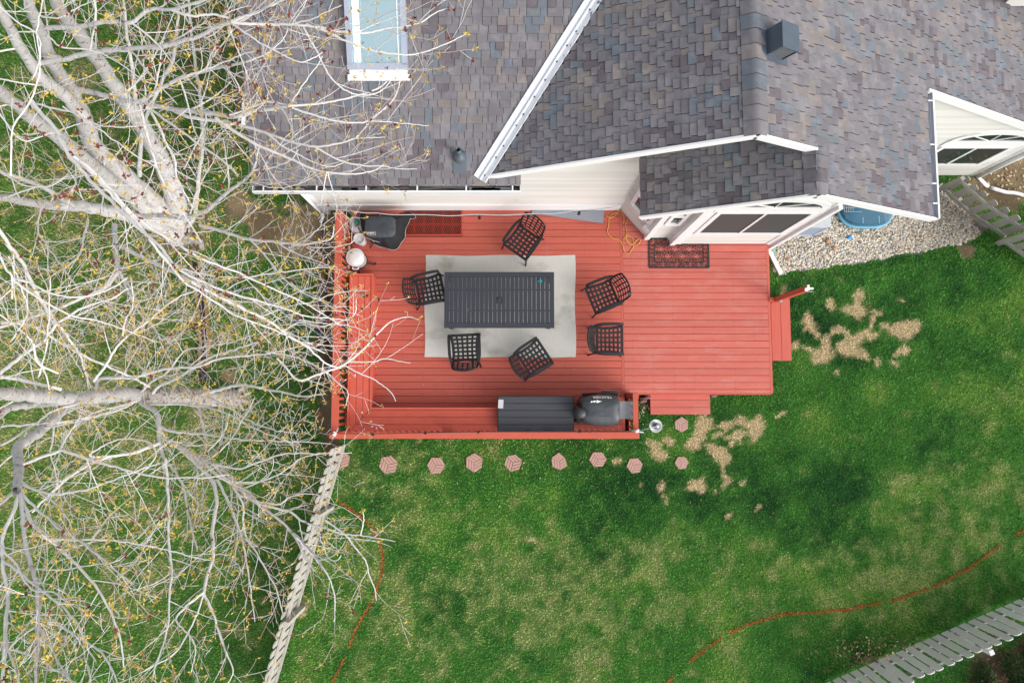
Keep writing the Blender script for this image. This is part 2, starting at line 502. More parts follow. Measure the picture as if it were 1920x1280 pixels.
def field(x, y):
    """colour, bareness and a no-grass mask of the ground at world x, y"""
    px, py = to_px(x, y)
    n1 = fbm(x, y, 2.1); n2 = fbm(x + 40, y + 11, .62); n3 = fbm(x - 31, y + 70, .16, 3); n4 = fbm(x + 7, y - 19, .95)
    wob = (fbm(x + 3, y + 90, .22, 3) - .5)
    wx = px + wob * 26; wy = py + (fbm(x - 60, y + 5, .22, 3) - .5) * 26
    bare = np.zeros(x.shape)
    for (bx, by, rx, ry, an) in BARE:
        ca, sa = math.cos(R(an)), math.sin(R(an))
        dx, dy = wx - bx, wy - by
        q = np.sqrt(((dx * ca + dy * sa) / rx) ** 2 + ((-dx * sa + dy * ca) / ry) ** 2)
        bare = np.maximum(bare, 1 - sst(q, .50, 1.42))
    bare = sst(bare + (n3 - .5) * .6, .12, .92)
    def blob(cx, cy, rx, ry):
        return np.exp(-(((px - cx) / rx) ** 2 + ((py - cy) / ry) ** 2))
    dry = .15 + .50 * blob(1020, 1130, 270, 190) + .26 * blob(740, 900, 120, 70) + .30 * blob(1780, 960, 200, 130) + .26 * blob(1560, 1090, 240, 90) + .25 * blob(700, 1120, 90, 160) \
        + .36 * blob(150, 700, 460, 620) + .18 * blob(420, 120, 160, 250) + .30 * blob(1250, 1020, 90, 50)
    dry -= .42 * blob(1560, 600, 260, 170) + .40 * blob(1270, 900, 320, 75) + .2 * blob(1200, 960, 260, 60) + .12 * blob(1800, 560, 140, 120)
    lush = .34 * blob(1560, 590, 300, 150) + .42 * blob(1240, 910, 330, 70) + .3 * blob(560, 720, 90, 190) + .22 * blob(1640, 1230, 240, 60)
    dk = np.array((.012, .060, .015)); md = np.array((.050, .165, .026)); yl = np.array((.120, .235, .040)); tn = np.array((.26, .29, .105)); br = np.array((.40, .305, .175))
    def lerp(a_, b_, t):
        return a_ + (b_ - a_) * t[..., None]
    t1 = sst(n1 * .30 + n2 * .32 + n4 * .26 + n3 * .26 - lush * .42 + .07, .32, .66)
    c = lerp(np.broadcast_to(dk, x.shape + (3,)), md, t1)
    c = lerp(c, yl, sst(n4 * .6 + n2 * .5 - lush * .3, .52, .80) * .85)
    n5 = fbm(x + 77, y - 33, .28, 3)
    td = sst(dry + (n2 - .5) * .45 + (n5 - .5) * 1.0 + (n3 - .5) * .9 + (n4 - .5) * .25, .20, .95)
    c = lerp(c, tn, td * .72)
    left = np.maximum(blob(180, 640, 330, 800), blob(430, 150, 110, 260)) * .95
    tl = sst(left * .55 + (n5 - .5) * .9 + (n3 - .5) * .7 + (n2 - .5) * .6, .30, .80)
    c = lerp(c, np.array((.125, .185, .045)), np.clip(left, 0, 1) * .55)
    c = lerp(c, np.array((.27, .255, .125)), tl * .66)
    # soil under the eave and along the deck, the latter darkened with painted shade
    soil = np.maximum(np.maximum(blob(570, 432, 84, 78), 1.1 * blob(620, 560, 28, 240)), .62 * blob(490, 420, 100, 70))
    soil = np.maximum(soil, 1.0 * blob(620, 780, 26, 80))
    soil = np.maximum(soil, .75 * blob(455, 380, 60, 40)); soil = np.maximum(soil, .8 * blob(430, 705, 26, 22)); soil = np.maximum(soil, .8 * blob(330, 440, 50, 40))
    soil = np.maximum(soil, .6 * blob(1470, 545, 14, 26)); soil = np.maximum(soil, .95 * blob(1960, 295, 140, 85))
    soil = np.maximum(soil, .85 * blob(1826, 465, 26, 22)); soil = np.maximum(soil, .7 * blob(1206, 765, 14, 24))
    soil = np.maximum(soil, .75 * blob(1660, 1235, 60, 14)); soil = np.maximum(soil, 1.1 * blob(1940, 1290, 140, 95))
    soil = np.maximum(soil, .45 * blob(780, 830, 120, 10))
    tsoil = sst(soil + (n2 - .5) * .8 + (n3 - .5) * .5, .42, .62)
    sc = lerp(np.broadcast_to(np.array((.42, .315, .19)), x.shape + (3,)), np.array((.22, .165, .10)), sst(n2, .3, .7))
    dark = np.maximum(np.maximum(blob(618, 640, 24, 200), blob(615, 790, 26, 60)), blob(1940, 1290, 150, 110)) * .95  # shade beside the deck put into the brown soil; dark soil lower right
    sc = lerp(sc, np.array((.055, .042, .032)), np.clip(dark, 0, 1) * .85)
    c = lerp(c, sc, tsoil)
    c = lerp(c, br, bare * .94)
    # pale concrete edging pieces between the soil and the grass
    deck = inpoly(x, y, DECK_XY)
    c = lerp(c, np.array((.10, .075, .055)), deck * .9)
    grav = inpoly(x + wob * .18, y + wob * .18, GRAVEL_XY)
    nog = deck | inpoly(x, y, HOUSE_XY) | grav
    line = np.full(x.shape, 1e9)
    for L in LINES:
        line = np.minimum(line, segdist(px + wob * 2, py + wob * 2, L))
    return c, bare, tsoil, nog, grav, line
def dropn(x, y):
    return -1.05 * sst(x, 6.8, 10.0) * sst(y, 2.6, 4.8)

def grid_mesh(name, xs, ys, zf, m):
    X, Y = np.meshgrid(xs, ys)
    Z = zf(X, Y)
    nx, ny = len(xs), len(ys)
    me = bpy.data.meshes.new(name)
    co = np.stack([X, Y, Z], -1).reshape(-1, 3)
    i = np.arange(nx * ny).reshape(ny, nx)
    q = np.stack([i[:-1, :-1], i[:-1, 1:], i[1:, 1:], i[1:, :-1]], -1).reshape(-1, 4)
    fill(me, co, q)
    me.materials.append(m)
    return me, X, Y
def fill(me, co, q):
    k = q.shape[1]
    me.vertices.add(len(co)); me.vertices.foreach_set('co', co.astype(np.float32).ravel())
    me.loops.add(q.size); me.loops.foreach_set('vertex_index', q.astype(np.int32).ravel())
    me.polygons.add(len(q)); me.polygons.foreach_set('loop_start', np.arange(0, q.size, k, dtype=np.int32))
    try:
        me.polygons.foreach_set('loop_total', np.full(len(q), k, dtype=np.int32))
    except Exception:
        pass
    me.update(calc_edges=True)
def set_col(me, c):
    at_ = me.color_attributes.new('tone', 'FLOAT_COLOR', 'POINT')
    cc = np.ones((len(c), 4), np.float32)
    cc[:, :3] = c
    at_.data.foreach_set('color', cc.ravel())

M['ground'] = mat('lawn_soil', (.04, .1, .02), .95, (.62, .62, .60), (60, 60, 60), .8, .6, (50, 50, 50), attr='tone', spec=.1)
M['grass'] = mat('grass_blades', (.05, .12, .02), .75, (.9, .9, .85), (3, 3, 3), .8, attr='tone', spec=.15)
far_x = [-160, -60, -30, -18]
xs = np.array(far_x + list(np.arange(-13.5, 13.51, .075)) + [-v for v in far_x[::-1]])
ys = np.array([-160, -60, -25, -12] + list(np.arange(-8, 10.21, .075)) + [14, 25, 60, 160])
def gz(X, Y):
    return dropn(X, Y) + (fbm(X, Y, 1.3, 3) - .5) * .05 * (1 - inpoly(X, Y, DECK_XY))
me, GX, GY = grid_mesh('lawn_ground', xs, ys, gz, M['ground'])
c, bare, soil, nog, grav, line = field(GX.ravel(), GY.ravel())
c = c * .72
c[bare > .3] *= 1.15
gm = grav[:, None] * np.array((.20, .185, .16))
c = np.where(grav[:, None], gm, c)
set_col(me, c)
for p in me.polygons:
    pass
me.polygons.foreach_set('use_smooth', [True] * len(me.polygons))
o = bpy.data.objects.new('lawn_ground', me)
COL.objects.link(o)
setp(o, kind='structure')

# grass blades: single triangles, coloured by the same field as the soil
NB = 680000
bx = rng.uniform(-12.2, 12.2, NB); by = rng.uniform(-7.4, 9.6, NB)
c, bare, soil, nog, grav, line = field(bx, by)
pxb, pyb = to_px(bx, by)
keep = (~nog) & (rng.random(NB) > soil * .93)
for sx_, sy_, sr_ in PAVERS:
    q_ = at(sx_, sy_, .03)
    keep &= np.hypot(bx - q_.x, by - q_.y) > sr_ * (.80 + .35 * (fbm(bx, by, .09, 2) - .5))
keep &= (pxb > -70) & (pxb < 1990) & (pyb > -70) & (pyb < 1350)
bx, by, c, bare, line = bx[keep], by[keep], c[keep], bare[keep], line[keep]
ex, ey = [], []
for L in LINES:
    for (x0, y0), (x1, y1) in zip(L[:-1], L[1:]):
        q0, q1 = at(x0, y0, 0), at(x1, y1, 0)
        k = int((q1 - q0).length * 260)
        t = rng.random(k)
        ex.append(q0.x + (q1.x - q0.x) * t + rng.normal(0, .009, k)); ey.append(q0.y + (q1.y - q0.y) * t + rng.normal(0, .009, k))
ex, ey = np.concatenate(ex), np.concatenate(ey)
bx, by = np.concatenate([bx, ex]), np.concatenate([by, ey])
c = np.concatenate([c, np.tile((.4, .1, .02), (len(ex), 1))]); bare = np.concatenate([bare, np.zeros(len(ex))]); line = np.concatenate([line, np.full(len(ex), -9.)])
n = len(bx)
hgt = rng.uniform(.025, .062, n) * (1 - .55 * bare)
lean = rng.uniform(.012, .055, n) * (1 + .5 * bare)
an = rng.uniform(0, 2 * np.pi, n)
wd = rng.uniform(.005, .011, n) * (1 + .3 * bare)
bz = gz(bx, by) - .004
tone = rng.uniform(.74, 1.27, n)[:, None] * (1.72 - .22 * bare)[:, None]
tone = tone * (1 - bare[:, None] * .0)
cb = c * tone
straw = rng.random(n) < .02
cb[straw] = np.array((.30, .27, .13)) * rng.uniform(.6, 1.1, straw.sum())[:, None]
# extra painted blades so the sprayed line reads unbroken
onl = (line < 1.1 + rng.normal(0, .7, n)) & (rng.random(n) < .97)
cb[onl] = np.array((.50, .15, .045)) * rng.uniform(.7, 1.25, onl.sum())[:, None]
dx, dy = np.cos(an), np.sin(an)
p0 = np.stack([bx - dy * wd, by + dx * wd, bz], -1)
p1 = np.stack([bx + dy * wd, by - dx * wd, bz], -1)
p2 = np.stack([bx + dx * lean, by + dy * lean, bz + hgt], -1)
def blades(name, sel, kind):
    k = int(sel.sum())
    co = np.stack([p0[sel], p1[sel], p2[sel]], 1).reshape(-1, 3)
    me = bpy.data.meshes.new(name)
    fill(me, co, np.arange(3 * k).reshape(-1, 3))
    set_col(me, np.repeat(cb[sel], 3, 0))
    me.materials.append(M['grass'])
    o = bpy.data.objects.new(name, me)
    COL.objects.link(o)
    return setp(o, kind=kind)
gr = blades('grass', ~onl, 'stuff')
setp(gr, 'short green lawn grass with paler dry mottling and worn straw patches', 'grass')
ol = blades('paint_line', onl, None)
setp(ol, 'broken orange paint line sprayed across the lawn grass in two curves', 'paint line')

# gravel bed beside the bay: rounded stones
gv = []
tries = 0
pal = [M_ for M_ in (mat('river_pebble', (.60, .53, .42), .8, (.50, .44, .35), (50, 50, 50), .7, rnd=0),
                     mat('grey_pebble', (.40, .39, .37), .8, (.31, .30, .29), (50, 50, 50), .7),
                     mat('tan_pebble', (.50, .38, .25), .8, (.36, .27, .18), (50, 50, 50), .7),
                     mat('white_pebble', (.66, .64, .60), .75, (.56, .54, .50), (50, 50, 50), .7))]
gx = rng.uniform(5.3, 10.4, 27000); gy = rng.uniform(2.2, 5.1, 27000)
gpx, gpy = to_px(gx, gy)
_, _, _, _, gg, _ = field(gx, gy)
ok = gg & ~inpoly(gx, gy, HOUSE_XY)
gx, gy = gx[ok], gy[ok]
ico = [(0, 0, 1), (.9, 0, .35), (.28, .86, .35), (-.73, .53, .35), (-.73, -.53, .35), (.28, -.86, .35), (.73, .5, -.4), (-.28, .86, -.4), (-.9, 0, -.4), (-.28, -.86, -.4), (.73, -.53, -.4)]
icf = [(0, 1, 2), (0, 2, 3), (0, 3, 4), (0, 4, 5), (0, 5, 1), (1, 6, 2), (2, 6, 7), (2, 7, 3), (3, 7, 8), (3, 8, 4), (4, 8, 9), (4, 9, 5), (5, 9, 10), (5, 10, 1), (1, 10, 6)]
gb = MB()
ico_v = [Vector(v) for v in ico]
for x, y in zip(gx, gy):
    r_ = random.uniform(.010, .024) * random.choice((1, 1, 1, 1.4))
    an_ = random.uniform(0, 6.28)
    rx, ry, rz = r_ * random.uniform(.9, 1.5), r_ * random.uniform(.7, 1), r_ * random.uniform(.45, .75)
    ca, sa = math.cos(an_), math.sin(an_)
    z = float(gz(np.array([x]), np.array([y]))[0]) + rz * .3
    gb.add([(x + v.x * rx * ca - v.y * ry * sa, y + v.x * rx * sa + v.y * ry * ca, z + v.z * rz) for v in ico_v], icf, random.choices(pal, (5, 4, 2.5, 2.5))[0], True)
build(gb, 'gravel', label='pale river gravel bed between the bay wall, the fence and the lawn', cat='gravel', kind='stuff')

# ---------------------------------------------------------------- the house
house = thing('house', (2.0, 4.6, 0), 'cream lap-sided house with mottled grey shingle roof behind the red deck', 'house')
SA, SB, SE = .33, .481, .546
RX, RZ = 4.387, 4.97                      # lower ridge
BX = 3.335                                # upper ridge
zA = lambda x, y: 3.66 + SA * (y - 3.43)
zE = lambda x, y: RZ - SE * (x - RX)
zD = lambda x, y: RZ + SE * (x - RX)
zB = lambda x, y: zE(BX, 0) + SB * (x - BX)
YB, YD, YW, YF = 3.547, 2.885, 3.93, 5.04
VX = lambda y: -.476 + (y - 3.547) * (1.742 / 2.498)      # the valley

def clipz(poly, z0, z1):
    def half(P, f):
        out = []
        for i in range(len(P)):
            a_, b_ = P[i - 1], P[i]
            fa, fb = f(a_), f(b_)
            if fa >= 0 > fb or fb >= 0 > fa:
                t = fa / (fa - fb)
                out.append((a_[0] + (b_[0] - a_[0]) * t, a_[1] + (b_[1] - a_[1]) * t))
            if fb >= 0:
                out.append(b_)
        return out
    P = half(poly, lambda p: p[1] - z0)
    return half(P, lambda p: z1 - p[1]) if P else P
def siding(mb, A, B, z0, top, m, step=.118):
    """lap boards on the wall from A to B (outside on the right), top = [(s, z), ...]"""
    A, B = Vector((A[0], A[1], 0)), Vector((B[0], B[1], 0))
    d = B - A
    L = d.length
    d /= L
    n = Vector((d.y, -d.x, 0))
    poly = [(0, z0), (L, z0)] + [(s, z) for s, z in reversed(top)]
    zt = max(z for _, z in top)
    z = z0
    while z < zt:
        P = clipz(poly, z, z + step)
        if len(P) >= 3:
            vs_ = [A + d * s + Vector((0, 0, zz)) + n * (.016 * (1 - (zz - z) / step) + .002) for s, zz in P]
            mb.add(vs_, [tuple(range(len(vs_)))], random.choice((m, M['siding2'])))
            lo = [s for s, zz in P if abs(zz - z) < 1e-5]
            if len(lo) >= 2:
                s0, s1 = min(lo), max(lo)
                a0, a1 = A + d * s0 + Vector((0, 0, z)), A + d * s1 + Vector((0, 0, z))
                mb.add([a0, a1, a1 + n * .018, a0 + n * .018], [(0, 1, 2, 3)], m)
        z += step
def wall(pts_tops, m=None, name='wall'):
    mb = MB()
    for A, B, z0, top in pts_tops:
        siding(mb, A, B, z0, top, m or M['siding'])
    return build(mb, name, house)

P0, P1, P2, P3, P4 = (2.274, 3.93), (2.814, 3.31), (3.238, 3.31), (3.347, 3.19), (5.468, 3.19)
xl, xr = -4.01, 2.274
def gab(x):                                # underside of the lower gable
    return min(zD(x, 0), zE(x, 0)) - .09
wall([((xl, YW), (.14, YW), .36, [(0, 3.56), (4.15, 3.56)]),
      ((.14, YW), (xr, YW), .36, [(0, zB(.14, 0) - .09), (xr - .14, zB(xr, 0) - .09)]),
      ((xr, YW), (BX, YW), 3.5, [(0, zB(xr, 0) - .09), (BX - xr, zB(BX, 0) - .09)]),
      ((BX, YW), (RX, YW), 3.9, [(0, zB(BX, 0) - .09), (RX - BX, zE(RX, 0) - .09)])])
wall([((xl, 8.6), (xl, YW), -.1, [(0, 5.2), (8.6 - YW, 3.56)])])
def bay(a_, b_, z0=.36):
    L = math.hypot(b_[0] - a_[0], b_[1] - a_[1])
    k = [0, 1] if not (a_[0] < RX < b_[0]) else [0, (RX - a_[0]) / (b_[0] - a_[0]), 1]
    return (a_, b_, z0, [(t * L, gab(a_[0] + (b_[0] - a_[0]) * t)) for t in k])
wall([bay(P0, P1), bay(P1, P2), bay(P2, P3), bay(P3, P4, -.05)], name='bay_wall')
E2, E3, E4, E5 = (5.468, 4.3), (6.4, 4.3), (6.4, 5.12), (10.72, 5.12)
def lowt(a_, b_):
    L = math.hypot(b_[0] - a_[0], b_[1] - a_[1])
    return [(0, zE(a_[0], 0) - .1), (L, zE(b_[0], 0) - .1)]
wall([(P4, E2, -.05, lowt(P4, E2)), (E2, E3, -.05, lowt(E2, E3)), (E3, E4, -.05, lowt(E3, E4)),
      (E4, E5, -1.15, lowt(E4, E5)), (E5, (10.72, 8.6), -1.15, lowt(E5, (10.72, 8.6)))], name='east_wall')
# trim boards
tb = MB()
tb.box(((xl + P0[0]) / 2 - .02, YW - .03, .59), (P0[0] - xl - .02, .035, .37), M['white'])
build(tb, 'base_trim', house)
def corner(mb, p, z0, z1, wd=.11, m=None):
    mb.box((p[0], p[1], (z0 + z1) / 2), (wd, wd, z1 - z0), m or M['white'])
for p, z0, z1 in (((xl + .03, YW + .03), -.05, 3.55), (P1, .37, 3.75), (P3, .37, 3.95), ((P4[0] - .03, P4[1] + .03), -.05, zE(P4[0], 0) - .12),
                  ((E5[0] - .03, E5[1] + .03), -1.15, zE(E5[0], 0) - .12), ((E3[0] - .03, E3[1] + .03), -.05, 3.6)):
    tb = MB()
    corner(tb, p, z0, z1)
    build(tb, 'corner_board', house)

# roof slabs and their courses of shingles
def slab(name, poly, zf, th=.05):
    mb = MB()
    n = len(poly)
    vs_ = [(x, y, zf(x, y) - th) for x, y in poly] + [(x, y, zf(x, y)) for x, y in poly]
    mb.add(vs_, [tuple(range(n))[::-1]], M['white'])
    mb.add(vs_, [tuple(range(n, 2 * n))], M['under'])
    mb.add(vs_, [(i, (i + 1) % n, n + (i + 1) % n, n + i) for i in range(n)], M['asphalt'])
    return build(mb, name, house)
WEDGE = [(0, 0, 0), (1, 0, 0), (1, 1, 0), (0, 1, 0), (0, 0, 1), (1, 0, 1), (1, 1, .22), (0, 1, .22)]
wedge_mesh = []
for mm, _ in SH:
    b = MB()
    b.add(WEDGE, [(4, 5, 6, 7)], mm)
    b.add(WEDGE, [(0, 1, 5, 4), (1, 2, 6, 5), (2, 3, 7, 6), (3, 0, 4, 7)], M['asphalt'])
    wedge_mesh.append(b.mesh('shingle'))
class RoofPlane:
    def __init__(s, roof, o, u, v, span, rows, exp=.121):
        """o on the eave, u along it, v up the slope (unit), span(v) -> (u0, u1) on the row"""
        s.pieces = []
        s.roof = roof
        u, v = Vector(u).normalized(), Vector(v).normalized()
        nrm = u.cross(v)
        if nrm.z < 0:
            nrm = -nrm
        s.o, s.u, s.v, s.n = Vector(o), u, v, nrm
        last = {}
        for r_ in range(rows):
            vv = r_ * exp
            sp = span(vv)
            if not sp:
                continue
            u0, u1 = sp
            x = math.floor(u0 / .9) * .9 - random.uniform(0, .3)
            up = random.random() < .5
            pt = None
            while x < u1:
                wd_ = random.choice((.115, .135, .15, .165, .19, .21, .25)) if up else random.choice((.09, .11, .125, .15, .17))
                a_, b_ = max(x, u0), min(x + wd_, u1)
                if b_ - a_ > .02:
                    tone = random.choices(range(len(SH)), [q for _, q in SH])[0]
                    if random.random() < .22 and pt is not None:
                        tone = pt
                    key = round((a_ + b_) / 2 / .15)
                    if not up and random.random() < .82 and key in last:
                        tone = last[key]
                    last[key] = tone
                    pt = tone
                    s.pieces.append((a_, b_, vv - .004 - (.006 if up else 0) + random.uniform(-.003, .003), exp * 1.22, (.017 if up else .005) + random.uniform(-.001, .001), tone))
                x += wd_
                up = not up
    def mat4(s, q):
        a_, b_, vv, L, t, _ = q
        o = s.o + s.u * a_ + s.v * vv + s.n * .001
        return o, s.u * (b_ - a_ - .007), s.v * L, s.n * t
    def centre_px(s, q):
        o = s.o + s.u * (q[0] + q[1]) / 2 + s.v * (q[2] + .06)
        x, y = to_px(np.array(o.x), np.array(o.y))
        yy = o.y * CT - (CAM_H - o.z) * ST
        zz = o.y * ST + (CAM_H - o.z) * CT
        return 960 + FPX * o.x / zz, 640 - FPX * yy / zz
    def single(s, q):
        o, a_, b_, c_ = s.mat4(q)
        ob = bpy.data.objects.new('shingle', wedge_mesh[q[5]])
        COL.objects.link(ob)
        ob.parent = s.roof
        o = o - ORG[s.roof]
        ob.location = o
        ob.rotation_euler = Matrix((s.u, s.v, s.u.cross(s.v))).transposed().to_euler()
        ob.scale = (a_.length, b_.length, c_.length)
    def rest(s, qs, mb):
        for q in qs:
            o, a_, b_, c_ = s.mat4(q)
            vs_ = [o + a_ * w_[0] + b_ * w_[1] + c_ * w_[2] for w_ in WEDGE]
            mb.add(vs_, [(4, 5, 6, 7)], SH[q[5]][0])
            mb.add(vs_, [(0, 1, 5, 4), (1, 2, 6, 5), (2, 3, 7, 6), (3, 0, 4, 7)], M['asphalt'])

YN = 8.6
cA = math.sqrt(1 + SA * SA); cB = math.sqrt(1 + SB * SB); cE = math.sqrt(1 + SE * SE)
rA = slab('roof', [(-4.215, 3.44), (.14, 3.44), (.14, YW), (VX(YW) , YW), (VX(YN), YN), (-4.215, YN)][:2] + [(.14, YW), (VX(YW), YW + .001), (VX(YN), YN), (-4.215, YN)], zA)
rB = slab('roof', [(VX(YB), YB), (BX, YB), (BX, YN), (VX(YN), YN)], zB)
rE = slab('roof', [(BX, YB), (RX, YB), (RX, YD), (6.82, YD), (6.82, YF), (10.95, YF), (10.95, YN), (BX, YN)], zE)
rD = slab('roof', [(2.09, YD), (RX, YD), (RX, YW - .01), (2.09, YW - .01)], zD)
def spanA(v):
    y = 3.43 + v / cA
    if y > YN: return None
    return (-.005, (.14 if y < YW else max(.14, VX(y)) if VX(y) > .14 else .14) + 4.215 if y < YW else max(VX(y), -.3) + 4.215)
plA = RoofPlane(rA, (-4.215, 3.414, zA(0, 3.414)), (1, 0, 0), (0, 1, SA), spanA, 46)
def spanB(v):
    x = -.5 + v / cB
    if x > BX - .115: return None
    yv = YB + max(0, (x + .476)) * 2.498 / 1.742
    return (YN - min(yv, YN) + .13, YN - YB + .012)
plB = RoofPlane(rB, (-.5, YN, zB(-.5, 0)), (0, -1, 0), (1, 0, SB), spanB, 40, .112)
def spanD(v):
    x = 2.085 + v / cE
    return (0, YW - YD - .02) if x < RX - .13 else None
plD = RoofPlane(rD, (2.08, YW - .02, zD(2.08, 0)), (0, -1, 0), (1, 0, SE), spanD, 30, .122)
def spanE(v):
    x = 10.96 - v / cE
    if x > 6.83: return (YF - YD, YN - YD)
    if x > RX: return (0, YN - YD)
    if x > BX + .12: return (YB - YD, YN - YD)
    return None
plE = RoofPlane(rE, (10.96, YD - .012, zE(10.96, 0)), (0, 1, 0), (-1, 0, SE), spanE, 78)
cand = []
for pl in (plD, plB, plA, plE):
    for q in pl.pieces:
        x, y = pl.centre_px(q)
        if -10 < x < 1930 and -10 < y < 500:
            sc = (q[1] - q[0]) * (1.35 if pl is plD else 1.0 if pl is plB else .9 if pl is plA else .1) * (1 if y > 15 else .1)
            if pl is plA and x < 640:
                sc *= .5
            cand.append((sc, pl, q))
cand.sort(key=lambda k: -k[0])
single = set()
for _, pl, q in cand[:300]:
    pl.single(q)
    single.add((id(pl), q))
sb = MB()
for pl in (plA, plB, plD, plE):
    pl.rest([q for q in pl.pieces if (id(pl), q) not in single], sb)
build(sb, 'shingles', house, kind='stuff')

# ridge caps
def cap(x, y0, y1, zr, s0, s1, tone, lift):
    mb = MB()
    hw = .175
    vs_ = []
    for y, t in ((y0, .044 + lift), (y1, .018 + lift)):
        for k in (-1, -.4, 0, .4, 1):
            xx = k * hw
            zz = zr + (s0 * xx if xx < 0 else -s1 * xx) - .012 * (1 - abs(k)) + t * (1 - .45 * abs(k)) + .004
            vs_.append((x + xx, y, zz))
        for k in (-1, 1):
            xx = k * hw
            vs_.append((x + xx, y, zr + (s0 * xx if xx < 0 else -s1 * xx) - .0))
    mb.add(vs_, [(0, 1, 8, 7), (1, 2, 9, 8), (2, 3, 10, 9), (3, 4, 11, 10)], SH[tone][0], True)
    mb.add(vs_, [(5, 6, 4, 3, 2, 1, 0), (5, 0, 7, 12), (4, 6, 13, 11)], M['asphalt'])
    build(mb, 'ridge_cap', house)
y = YB - .02
while y < 7.2:
    cap(BX, y, y + .29, zE(BX, 0), SB, SE, random.choice((0, 1, 1, 2, 3, 4, 5)), random.uniform(0, .003))
    y += .215
y = YD - .02
while y < YB - .05:
    cap(RX, y, min(y + .29, YB - .03), RZ, SE, SE, random.choice((0, 1, 2, 4, 5)), random.uniform(0, .003))
    y += .2
# valley flashing: white sheet with a raised rib and nail heads
vf = MB()
va = Vector((VX(YB - .06), YB - .06, zA(0, YB - .06))); vb = Vector((VX(YN), YN, zA(0, YN)))
d = (vb - va).normalized()
side = d.cross(Vector((0, 0, 1))).normalized()
def at_s(k, lift): return Vector((0, 0, lift)) + side * k
prof = [(-.128, .050), (-.120, .058), (-.02, .040), (-.012, .066), (.012, .066), (.02, .044), (.105, .084), (.113, .076)]
for (k0, l0), (k1, l1) in zip(prof[:-1], prof[1:]):
    vf.add([va + at_s(k0, l0), va + at_s(k1, l1), vb + at_s(k1, l1), vb + at_s(k0, l0)], [(0, 1, 2, 3)], M['gutterwhite'])
    vf.add([va + at_s(k0, l0), va + at_s(k1, l1), va + at_s(k1, l1 - .02), va + at_s(k0, l0 - .02)], [(0, 1, 2, 3)], M['gutterwhite'])
vfo = build(vf, 'valley_flashing', house)
nb = MB()
for k in range(14):
    p = va + d * (.1 + .29 * k + random.uniform(-.05, .05)) + side * .03
    nb.box(p + Vector((0, 0, .058)), (.02, .02, .012), M['asphalt'])
build(nb, 'nail_head', vfo)

# rake boards
def rake(a_, b_, name='rake_board', h=.15):
    mb = MB()
    mb.bar(a_, b_, .03, h, M['white'])
    return build(mb, name, house)
dz = -.055
rake((-.40, YB - .012, zB(-.40, 0) + dz), (BX, YB - .012, zB(BX, 0) + dz))
rake((BX, YB - .012, zE(BX, 0) + dz), (RX - .03, YB - .012, zE(RX - .03, 0) + dz))
rake((2.08, YD - .012, zD(2.08, 0) + dz), (RX, YD - .012, RZ + dz))
rake((RX, YD - .012, RZ + dz), (6.9, YD - .012, zE(6.9, 0) + dz))
rake((6.83, YF - .012, zE(6.83, 0) + dz), (10.98, YF - .012, zE(10.98, 0) + dz), h=.17)
rake((-4.185, 3.44, 3.66 - .13), (-4.185, YN, zA(0, YN) - .13))
mb = MB()
mb.box((-4.28, 4.55, 3.86), (.06, .5, .22), M['white'])
build(mb, 'rake_vent', house)

# gutters: a trough of three walls, with straps and sludge
def gutter(x0, x1, y, z, wd=.125, h=.10, straps=(), axis='x', dirt=True):
    mb = MB()
    def P(a_, b_, c_):
        return (a_, b_, c_) if axis == 'x' else (b_, a_, c_)
    def bx_(c, d_, m):
        mb.box(P(*c), P(*d_), m)
    cx, L = (x0 + x1) / 2, abs(x1 - x0)
    sg = -1 if axis == 'x' else 1
    bx_((cx, y + sg * wd, z - h / 2 + .008), (L, .014, h), M['gutterwhite'])
    bx_((cx, y + sg * (wd - .012), z + .006), (L, .022, .01), M['white'])
    bx_((cx, y + sg * .01, z - h / 2 - .02), (L, .012, h - .046), M['gutterdirt'] if dirt else M['gutterwhite'])
    bx_((cx, y + sg * wd / 2, z - h + .004), (L, wd - .02, .012), M['gutterdirt'] if dirt else M['gutterwhite'])
    for e in (x0, x1):
        bx_((e, y + sg * wd / 2, z - h / 2), (.012, wd - .016, h - .01), M['gutterwhite'])
    g = build(mb, 'gutter', house)
    for k in straps:
        sb_ = MB()
        sb_.box(P(k, y + sg * wd / 2, z + .004), P(.022, wd - .03, .006), M['white'])
        build(sb_, 'strap', g)
    return g
g1 = gutter(-4.225, .135, 3.43, 3.645, straps=[at_y(px, 352, 3.37).x for px in (493, 593, 686, 782, 874, 961)])
g2 = gutter(YD - .02, YF - .06, 6.825, 3.64, straps=(4.84, 4.10, 3.45, 3.12), axis='y', dirt=False, wd=.115)
mb = MB()
for k in range(10):
    x0 = random.choice((-3.4, -2.9, -2.55, -.45, -.30, -.2)) + random.uniform(-.2, .1)
    mb.box((x0, 3.37, 3.57), (random.uniform(.12, .4), random.uniform(.04, .085), .02), M['concrete'])
build(mb, 'gutter_silt', g1, kind='stuff')
# downspouts
mb = MB()
mb.tube([(xl - .02, YW - .06, 3.4), (xl - .02, YW - .06, .1), (xl - .1, YW - .22, .06)], .035, M['white'], 8)
build(mb, 'downspout', house)
a_, b_ = at(1455, 452, .05), at(1464, 514, .05)
mb = MB()
mb.box(Vector((P4[0] + .02, P4[1] - .05, 1.7)), (.075, .065, 3.3), M['white'])
mb.bar(Vector((P4[0] + .02, P4[1] - .05, .05)), b_, .085, .06, M['white'])
build(mb, 'downspout', house)
mb = MB()
mb.tube([(E5[0] + .06, E5[1] - .07, 1.3), (E5[0] + .06, E5[1] - .07, -1.0), (E5[0] + .3, E5[1] - .3, -1.02)], .045, M['white'], 8)
build(mb, 'downspout', house)

